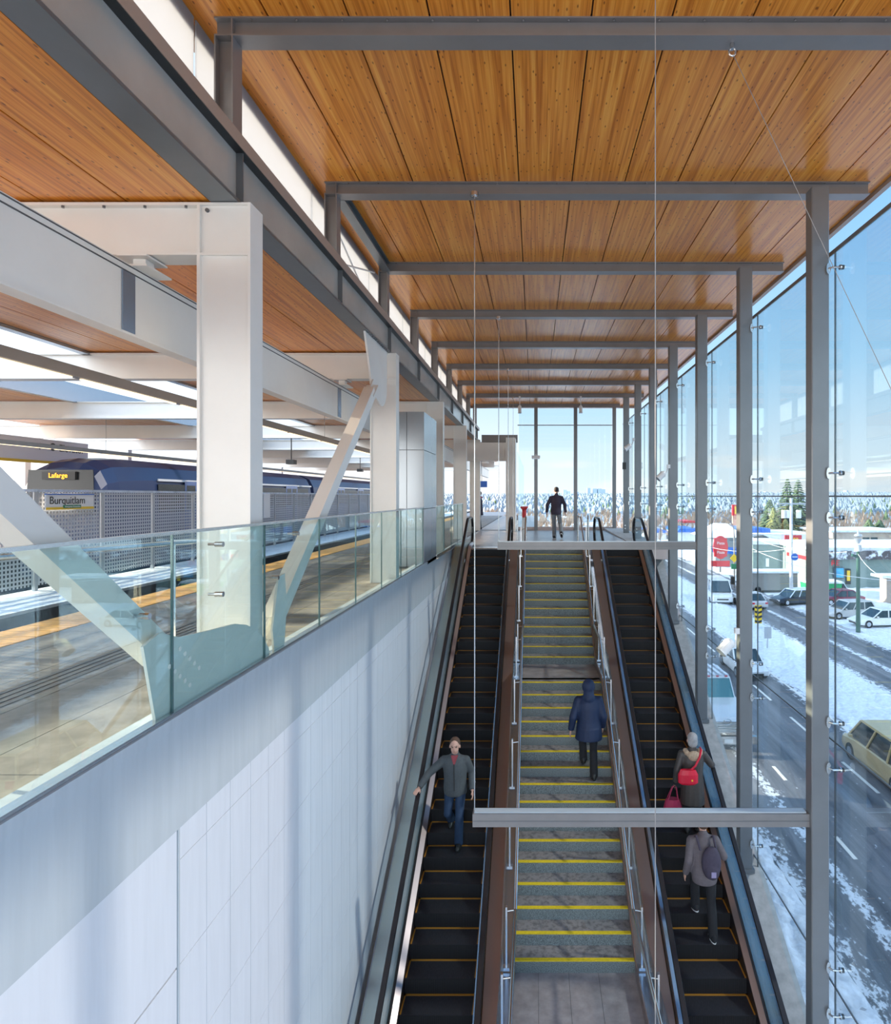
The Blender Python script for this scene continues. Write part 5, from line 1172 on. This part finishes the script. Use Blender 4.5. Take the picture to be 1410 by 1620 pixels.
c = P(1200, 972, YM); MB().box(c.x - 0.28, c.x + 0.28, YM, YM + 0.04, c.z - 0.72, c.z + 0.72).build('board', 'amber', t)
mb = MB()
for k in range(4):
    z = c.z - 0.7 + 0.37 * k; mb.prism([(c.x - 0.28, z + 0.1), (c.x, z - 0.0), (c.x + 0.28, z + 0.1), (c.x + 0.28, z + 0.27), (c.x, z + 0.17), (c.x - 0.28, z + 0.27)], 'y', YM - 0.012, YM - 0.002)
mb.build('black_chevrons', 'black', t); MB().cyl((c.x, YM + 0.05, GZ), (c.x, YM + 0.05, c.z + 0.9), 0.04).build('post', 'mesh_steel', t)
q = G(1214, 1028); t = thing('road_sign', 'back of a pale rectangular road sign standing on the median', 'sign', q); c = P(1215, 1001, q.y); MB().cbox(c, 0.5, 0.03, 0.8).build('sign_plate', 'mesh_steel', t); MB().cyl(q, c, 0.04).build('post', 'mesh_steel', t)
t = thing('traffic_signal', 'street pole with yellow diamond sign, green sign and signal lamp across the road', 'traffic signal', G(1162, 930))
q = G(1162, 930); c = P(1161, 883, q.y); MB().cyl(q, (q.x, q.y, P(0, 848, q.y).z), 0.1).build('pole', 'steel', t)
mb = MB(); mb.prism([(c.x - 0.5, c.z), (c.x, c.z - 0.5), (c.x + 0.5, c.z), (c.x, c.z + 0.5)], 'y', c.y - 0.2, c.y - 0.16); mb.build('diamond_sign', 'amber', t); MB().cbox((c.x, c.y - 0.2, c.z - 0.95), 0.7, 0.05, 0.6).build('green_sign', 'green', t); MB().cbox((c.x - 0.2, c.y - 0.2, P(0, 918, q.y).z), 0.4, 0.3, 0.9).build('signal_head', 'black', t)
t = thing('arched_lamp', 'thin street lamp with curved arm above the white gabled roof', 'lamp post', G(1162, 912)); q = G(1162, 912)
pts = [(q.x, q.y, GZ)] + [P(px, py, q.y) for px, py in ((1162, 850), (1161, 836), (1157, 826), (1150, 820), (1140, 816), (1130, 818))]; MB().tube(pts, [0.09] * 5 + [0.06, 0.05, 0.1], 8).build('curved_pole', 'deck_bronze', t)
# red pylon sign at left of that
q = G(1140, 905); Yq = q.y; t = thing('pylon_sign', 'red roadside pylon sign with white lettering across the road', 'sign', q)
c = P(1140, 866, Yq); mb = MB(); mb.loft([[(c.x + w * math.cos(a), Yq + s * 0.15, c.z + h * math.sin(a)) for a in [2 * PI * k / 20 for k in range(20)]] for s, w, h in ((-1, 1.05, 1.65), (1, 1.05, 1.65))]); mb.box(c.x - 0.9, c.x + 0.9, Yq - 0.14, Yq + 0.14, c.z - 1.3, c.z + 1.3); mb.build('sign_panel', 'red', t)
text_mesh('Pizza', 0.55, 'white', 'lettering', t, (c.x, Yq - 0.18, c.z + 0.6), (PI / 2, 0, 0)); text_mesh('Pizza', 0.55, 'white', 'lettering', t, (c.x, Yq - 0.18, c.z - 0.7), (PI / 2, 0, 0))
MB().box(c.x - 1.3, c.x + 1.3, Yq - 0.1, Yq + 0.1, c.z - 2.7, c.z - 1.9).build('lower_panel', 'red', t); MB().box(c.x - 0.1, c.x + 0.1, Yq, Yq + 0.15, GZ, c.z).build('post', 'steel', t)
Yq = 118; c = P(1163, 807, Yq); t = thing('tower_sign', 'tall red and yellow roadside tower sign beyond the white gabled roof', 'sign', (c.x, Yq, GZ)); MB().cbox(c, 1.1, 0.5, 2.1).build('sign_panel', 'red', t); MB().cbox((c.x + 0.1, c.y - 0.3, c.z), 0.5, 0.05, 1.5).build('emblem', 'amber', t); MB().box(c.x - 0.45, c.x + 0.45, Yq, Yq + 0.4, GZ, c.z - 1).build('post', mat('peach_post', (0.65, 0.35, 0.25), 0.7), t)
# restaurant with blue roof and arched logo sign
Yq = 100; t = thing('restaurant_building', 'low restaurant with dark gable, blue roof edge and red arches sign behind the green store', 'building', (40, Yq, GZ))
a = P(1190, 872, Yq); b_ = P(1300, 872, Yq); zt = P(0, 845, Yq).z
MB().box(a.x - 2, b_.x, Yq, Yq + 14, GZ, zt).build('wall', 'white', t); MB().box(a.x - 2, P(1234, 0, Yq).x, Yq + 4, Yq + 14, P(0, 846, Yq).z, P(0, 838, Yq).z).build('blue_roof', 'blue', t)
MB().prism([(P(1185, 0, Yq).x, zt - 0.5), (P(1204, 0, Yq).x, P(0, 846, Yq).z), (P(1224, 0, Yq).x, zt - 0.8), (P(1224, 0, Yq).x, GZ), (P(1185, 0, Yq).x, GZ)], 'y', Yq - 1, Yq).build('dark_gable', 'steel_dark', t)
mb = MB(); mb.add([(P(1204, 0, Yq).x, Yq - 1, P(0, 845, Yq).z), (P(1240, 0, Yq).x, Yq - 1, P(0, 848, Yq).z), (P(1250, 0, Yq).x, Yq - 1.5, zt - 1.2), (P(1224, 0, Yq).x, Yq - 1.5, zt - 1.2)], [(0, 1, 2, 3)]); mb.build('snow_roof', 'snow', t)
c = P(1255, 857, Yq - 3); t = thing('arches_sign', 'red sign board with golden double arches logo', 'sign', c); MB().cbox(c, 2.7, 0.2, 2.1).build('sign_board', 'red', t)
mb = MB()
for s in (-1, 1): mb.tube([(c.x + 0.35 + s * 0.22 + 0.24 * math.cos(a), c.y - 0.18, c.z - 0.75 + 1.35 * math.sin(a)) for a in [PI * k / 12 for k in range(13)]], 0.07, 8)
mb.build('double_arches', M['amber'], t); MB().cyl((c.x, c.y, GZ), (c.x, c.y, c.z - 1), 0.15).build('post', 'steel', t)
Yq = 92; t = thing('gabled_building', 'white snow-roofed gabled building across the road', 'building', (28, Yq, GZ)); x0, x1 = P(1122, 0, Yq).x, P(1172, 0, Yq).x
MB().box(x0 + 1, x1, Yq, Yq + 8, GZ, P(0, 850, Yq).z).build('wall', 'panel_metal', t); MB().loft([[(x0 - 0.5, Yq - 1, P(0, 850, Yq).z), (x1 + 0.5, Yq - 1, P(0, 850, Yq).z), (x1 + 0.5, Yq + 9, P(0, 850, Yq).z), (x0 - 0.5, Yq + 9, P(0, 850, Yq).z)], [(x0 + 2.2, Yq + 3, P(0, 830, Yq).z), (x1 - 1.0, Yq + 3, P(0, 830, Yq).z), (x1 - 1.0, Yq + 5, P(0, 830, Yq).z), (x0 + 2.2, Yq + 5, P(0, 830, Yq).z)]]).build('snow_roof', 'snow', t); mb = MB(); mb.add([(x0, Yq - 2, P(0, 872, Yq).z), (x1, Yq - 2, P(0, 876, Yq).z), (x1, Yq - 0.5, P(0, 866, Yq).z), (x0, Yq - 0.5, P(0, 864, Yq).z)], [(0, 1, 2, 3)]); mb.build('blue_awning', 'blue', t)
Yq = 105; t = thing('tan_building', 'tan flat-roofed building with balconies behind the green store, at right', 'building', (62, Yq, GZ)); x0, x1 = P(1318, 0, Yq).x, P(1440, 0, Yq).x
MB().box(x0, x1, Yq, Yq + 12, GZ, P(0, 842, Yq).z).build('wall', mat('beige_stucco', (0.55, 0.43, 0.34), 0.8, noise=0.15, nscale=1), t); MB().box(x0 - 0.5, x1, Yq - 0.5, Yq + 12, P(0, 842, Yq).z, P(0, 839, Yq).z).build('snow_roof', 'snow', t)
for px in (1370, 1383): c = P(px, 856, Yq); MB().cbox(c, 1.1, 0.3, 1.3).build('window', 'car_glass', t)
# wires
mb = MB()
for (p0, p1) in (((1190, 850, 60), (1340, 873, 52)), ((1358, 877, 47), (1430, 915, 30)), ((1190, 868, 60), (1430, 920, 34)), ((1110, 862, 70), (1260, 866, 57))):
    a, b_ = P(*p0), P(*p1); mb.tube([a.lerp(b_, u) - V(0, 0, 0.6 * 4 * u * (1 - u)) for u in [k / 8 for k in range(9)]], 0.018, 6)
o = mb.build('overhead_wires', 'white'); tag(o, 'pale overhead wires crossing the street', 'wires')
# trees ------------------------------------------------------------------
def conifer(x, y, h, r, lab, m, seed, tiers=26, grp='conifers beyond the street'):
    rnd = random.Random(seed); t = thing('conifer_tree', lab, 'tree', (x, y, GZ), grp)
    MB().cyl((x, y, GZ), (x, y, GZ + h * 0.95), 0.35, 0.05, 8).build('trunk', 'deck_bronze' if False else M['bark'], t)
    mb = MB()
    for k in range(tiers):
        u = k / tiers; z = GZ + h * (0.12 + 0.88 * u); rr = r * (1 - u) ** 0.8 + 0.15
        nb = 11
        for q in range(nb):
            a = 2 * PI * (q / nb) + rnd.random(); l = rr * rnd.uniform(0.7, 1.15); w = 0.35 * rr * 0.5 + 0.15
            d = V(math.cos(a), math.sin(a), -0.28); s = V(-math.sin(a), math.cos(a), 0)
            c0 = V(x, y, z); c1 = c0 + d * l * 0.55 + V(0, 0, 0.12); c2 = c0 + d * l
            mb.add([c0 + s * 0.1, c1 + s * w, c2, c1 - s * w, c0 - s * 0.1, c1 + V(0, 0, 0.22)], [(0, 1, 5), (1, 2, 5), (2, 3, 5), (3, 4, 5), (4, 0, 5), (0, 4, 3, 2, 1)])
    mb.build('foliage', m, t)
M['bark'] = mat('brown_bark', (0.12, 0.08, 0.05), 0.9)
M['needles'] = mat('conifer_green', (0.025, 0.055, 0.03), 0.8, col2=(0.12, 0.17, 0.07), nscale=0.7); M['needles_y'] = mat('sunlit_cedar', (0.09, 0.11, 0.03), 0.8, col2=(0.26, 0.26, 0.08), nscale=0.8); M['twig'] = mat('bare_twigs', (0.28, 0.17, 0.11), 0.9, col2=(0.50, 0.38, 0.28), nscale=0.4); M['frost'] = mat('frosted_trees', (0.10, 0.14, 0.19), 0.9, col2=(0.26, 0.32, 0.38), nscale=0.35, contrast=(0.35, 0.62))  # needles_y is a yellower olive foliage colour for the cedars
for i, (px, top, Y, r, m, lab) in enumerate(((1246, 756, 128, 4.2, 'needles', 'tallest dark conifer behind the utility pole, left of two peaks'), (1263, 757, 136, 4.4, 'needles', 'tall dark conifer behind the pole, right of two peaks'), (1218, 790, 126, 4.5, 'needles', 'broad dark conifer left of the utility pole'), (1224, 803, 118, 2.8, 'needles_y', 'olive green cedar left of the utility pole'), (1243, 822, 118.5, 3.0, 'needles_y', 'low yellowish cedar in front of the dark conifers'), (1375, 822, 128, 3.5, 'needles', 'dark round evergreen above the tan building, left one'), (1392, 823, 135, 3.6, 'needles', 'dark round evergreen above the tan building, right one'))):
    x = (px - PX) / F * Y; h = E - (top - PY) / F * Y - GZ; conifer(x, Y, h, r, lab, M[m], i + 3)
def scatter(name, n, x0, x1, y0, y1, hmin, hmax, m, lab, seed, kind='cone', wfac=0.5):
    rnd = random.Random(seed); mb = MB()
    for i in range(n):
        y = y0 + (y1 - y0) * rnd.random(); fx = x0 + (x1 - x0) * rnd.random(); x = fx * y; h = rnd.uniform(hmin, hmax); w = h * wfac * rnd.uniform(0.7, 1.2)
        g = terrain(x, y)
        if kind == 'cone':
            mb.add([(x + w * math.cos(a), y + w * math.sin(a), g) for a in (0, 1.57, 3.14, 4.71)] + [(x, y, g + h)], [(0, 1, 4), (1, 2, 4), (2, 3, 4), (3, 0, 4)])
        else:
            for q in range(9):
                a = rnd.random() * 6.28; e = V(x + math.cos(a) * w * rnd.random(), y + math.sin(a) * w * 0.6 * rnd.random(), g + h * rnd.uniform(0.5, 1)); s = 0.05 * h * 0.4
                mb.add([(x - s, y, g), (x + s, y, g), e, e + V(s * 3, s, -h * 0.2)], [(0, 1, 2), (1, 3, 2)])
    o = mb.build(name, m); tag(o, lab, 'trees', kind='stuff')
def terrain(x, y):
    from mathutils import noise
    if y < 260: return GZ
    u = min(1, (y - 260) / 900); return GZ + u * (GH - 2.0 + 7.5 * noise.noise(Vector((x / 400, y / 500, 0))) + 4)
vs = []; fs = []; nx, ny = 90, 40
for j in range(ny + 1):
    y = 255 + (1900 - 255) * (j / ny) ** 1.3
    for i in range(nx + 1):
        x = (-0.95 + 1.75 * i / nx) * y; vs.append((x, y, terrain(x, y) + 0.05))
for j in range(ny):
    for i in range(nx): a = j * (nx + 1) + i; fs.append((a, a + 1, a + nx + 2, a + nx + 1))
struct(MB().add(vs, fs).build('hillside', 'frost'))  # bluish tone has distance haze painted in, besides the snow on the trees
scatter('distant_forest', 7500, -0.5, 0.75, 330, 1350, 2.2, 4.6, 'frost', 'snow-dusted forest on the far slopes', 11, wfac=0.75)
scatter('conifer_belt', 260, -0.45, 0.62, 260, 800, 3, 5.5, 'needles', 'scattered dark conifers on the slopes', 12, wfac=0.30)
scatter('bare_woods', 900, -0.45, 0.75, 140, 320, 2.5, 5.0, 'twig', 'bare brown winter trees beyond the streets', 13, 'twig', 0.5)
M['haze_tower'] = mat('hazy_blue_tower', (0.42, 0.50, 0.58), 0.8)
for i, (px, w, top) in enumerate(((894, 6, 775), (900, 5, 777), (913, 6, 778), (932, 5, 772), (942, 6, 773), (949, 6, 773), (955, 6, 774), (1205, 3, 778), (1213, 3, 778), (1341, 3, 776))):
    Y = 1400; c = P(px, top, Y); o = MB().box(c.x - w / F * Y / 2, c.x + w / F * Y / 2, Y, Y + 15, GZ, c.z).build('distant_tower', 'haze_tower', None, loc=(c.x, Y, GZ)); tag(o, ('hazy blue tower block on the horizon, ' + (['leftmost of the skyline seen through the end glazing', 'second from left in the end glazing', 'third from left in the end glazing', 'tall one right of the middle mullion', 'next right of the tall one', 'second right of the tall one', 'last one of the cluster right of the mullion', 'left one of two beside the dark conifers', 'right one of two beside the dark conifers', 'single one seen in the rightmost pane'][i])), 'tower block', 'towers on the horizon')
# low buildings beyond the landing
rnd = random.Random(21); cols = [('blue', 'blue-roofed'), ('white', 'white'), ('red', 'red-roofed'), ('steel_dark', 'dark'), ('white', 'pale')]
for i, (px, py, wpx, hpx, ci) in enumerate(((700, 800, 22, 8, 1), (884, 846, 22, 11, 0), (905, 838, 16, 9, 1), (935, 842, 26, 10, 4), (958, 848, 18, 12, 3), (1042, 845, 26, 14, 0), (1086, 828, 30, 12, 2), (1089, 850, 34, 22, 0), (1020, 822, 20, 8, 1), (560, 800, 40, 9, 1), (890, 815, 18, 5, 4), (1140, 838, 20, 8, 3))):
    Y = GH * F / max(py + 8 - PY, 22); x = (px - PX) / F * Y; w = wpx / F * Y; h = hpx / F * Y
    t = thing('low_building', '%s low commercial building beyond the landing, %s' % (cols[ci][1], ['behind the white far columns', 'directly behind the walking person', 'left of the middle mullion', 'right of the middle mullion', 'beside the right mullion', 'just right of the last mullion', 'with long eaves between two glazing columns', 'lower one between two glazing columns', 'small, behind the right escalator newel', 'beyond the train tracks', 'small and far on the slope', 'under the curved street lamp'][i]), 'building', (x, Y, GZ))
    MB().box(x - w / 2, x + w / 2, Y, Y + 12, GZ, GZ + h * 0.75).build('wall', 'white' if ci != 3 else 'steel_dark', t)
    MB().prism([(x - w * 0.55, GZ + h * 0.75), (x + w * 0.55, GZ + h * 0.75), (x + w * 0.45, GZ + h), (x - w * 0.45, GZ + h)], 'y', Y - 1, Y + 13).build('roof', cols[ci][0] if ci != 1 else 'snow', t)
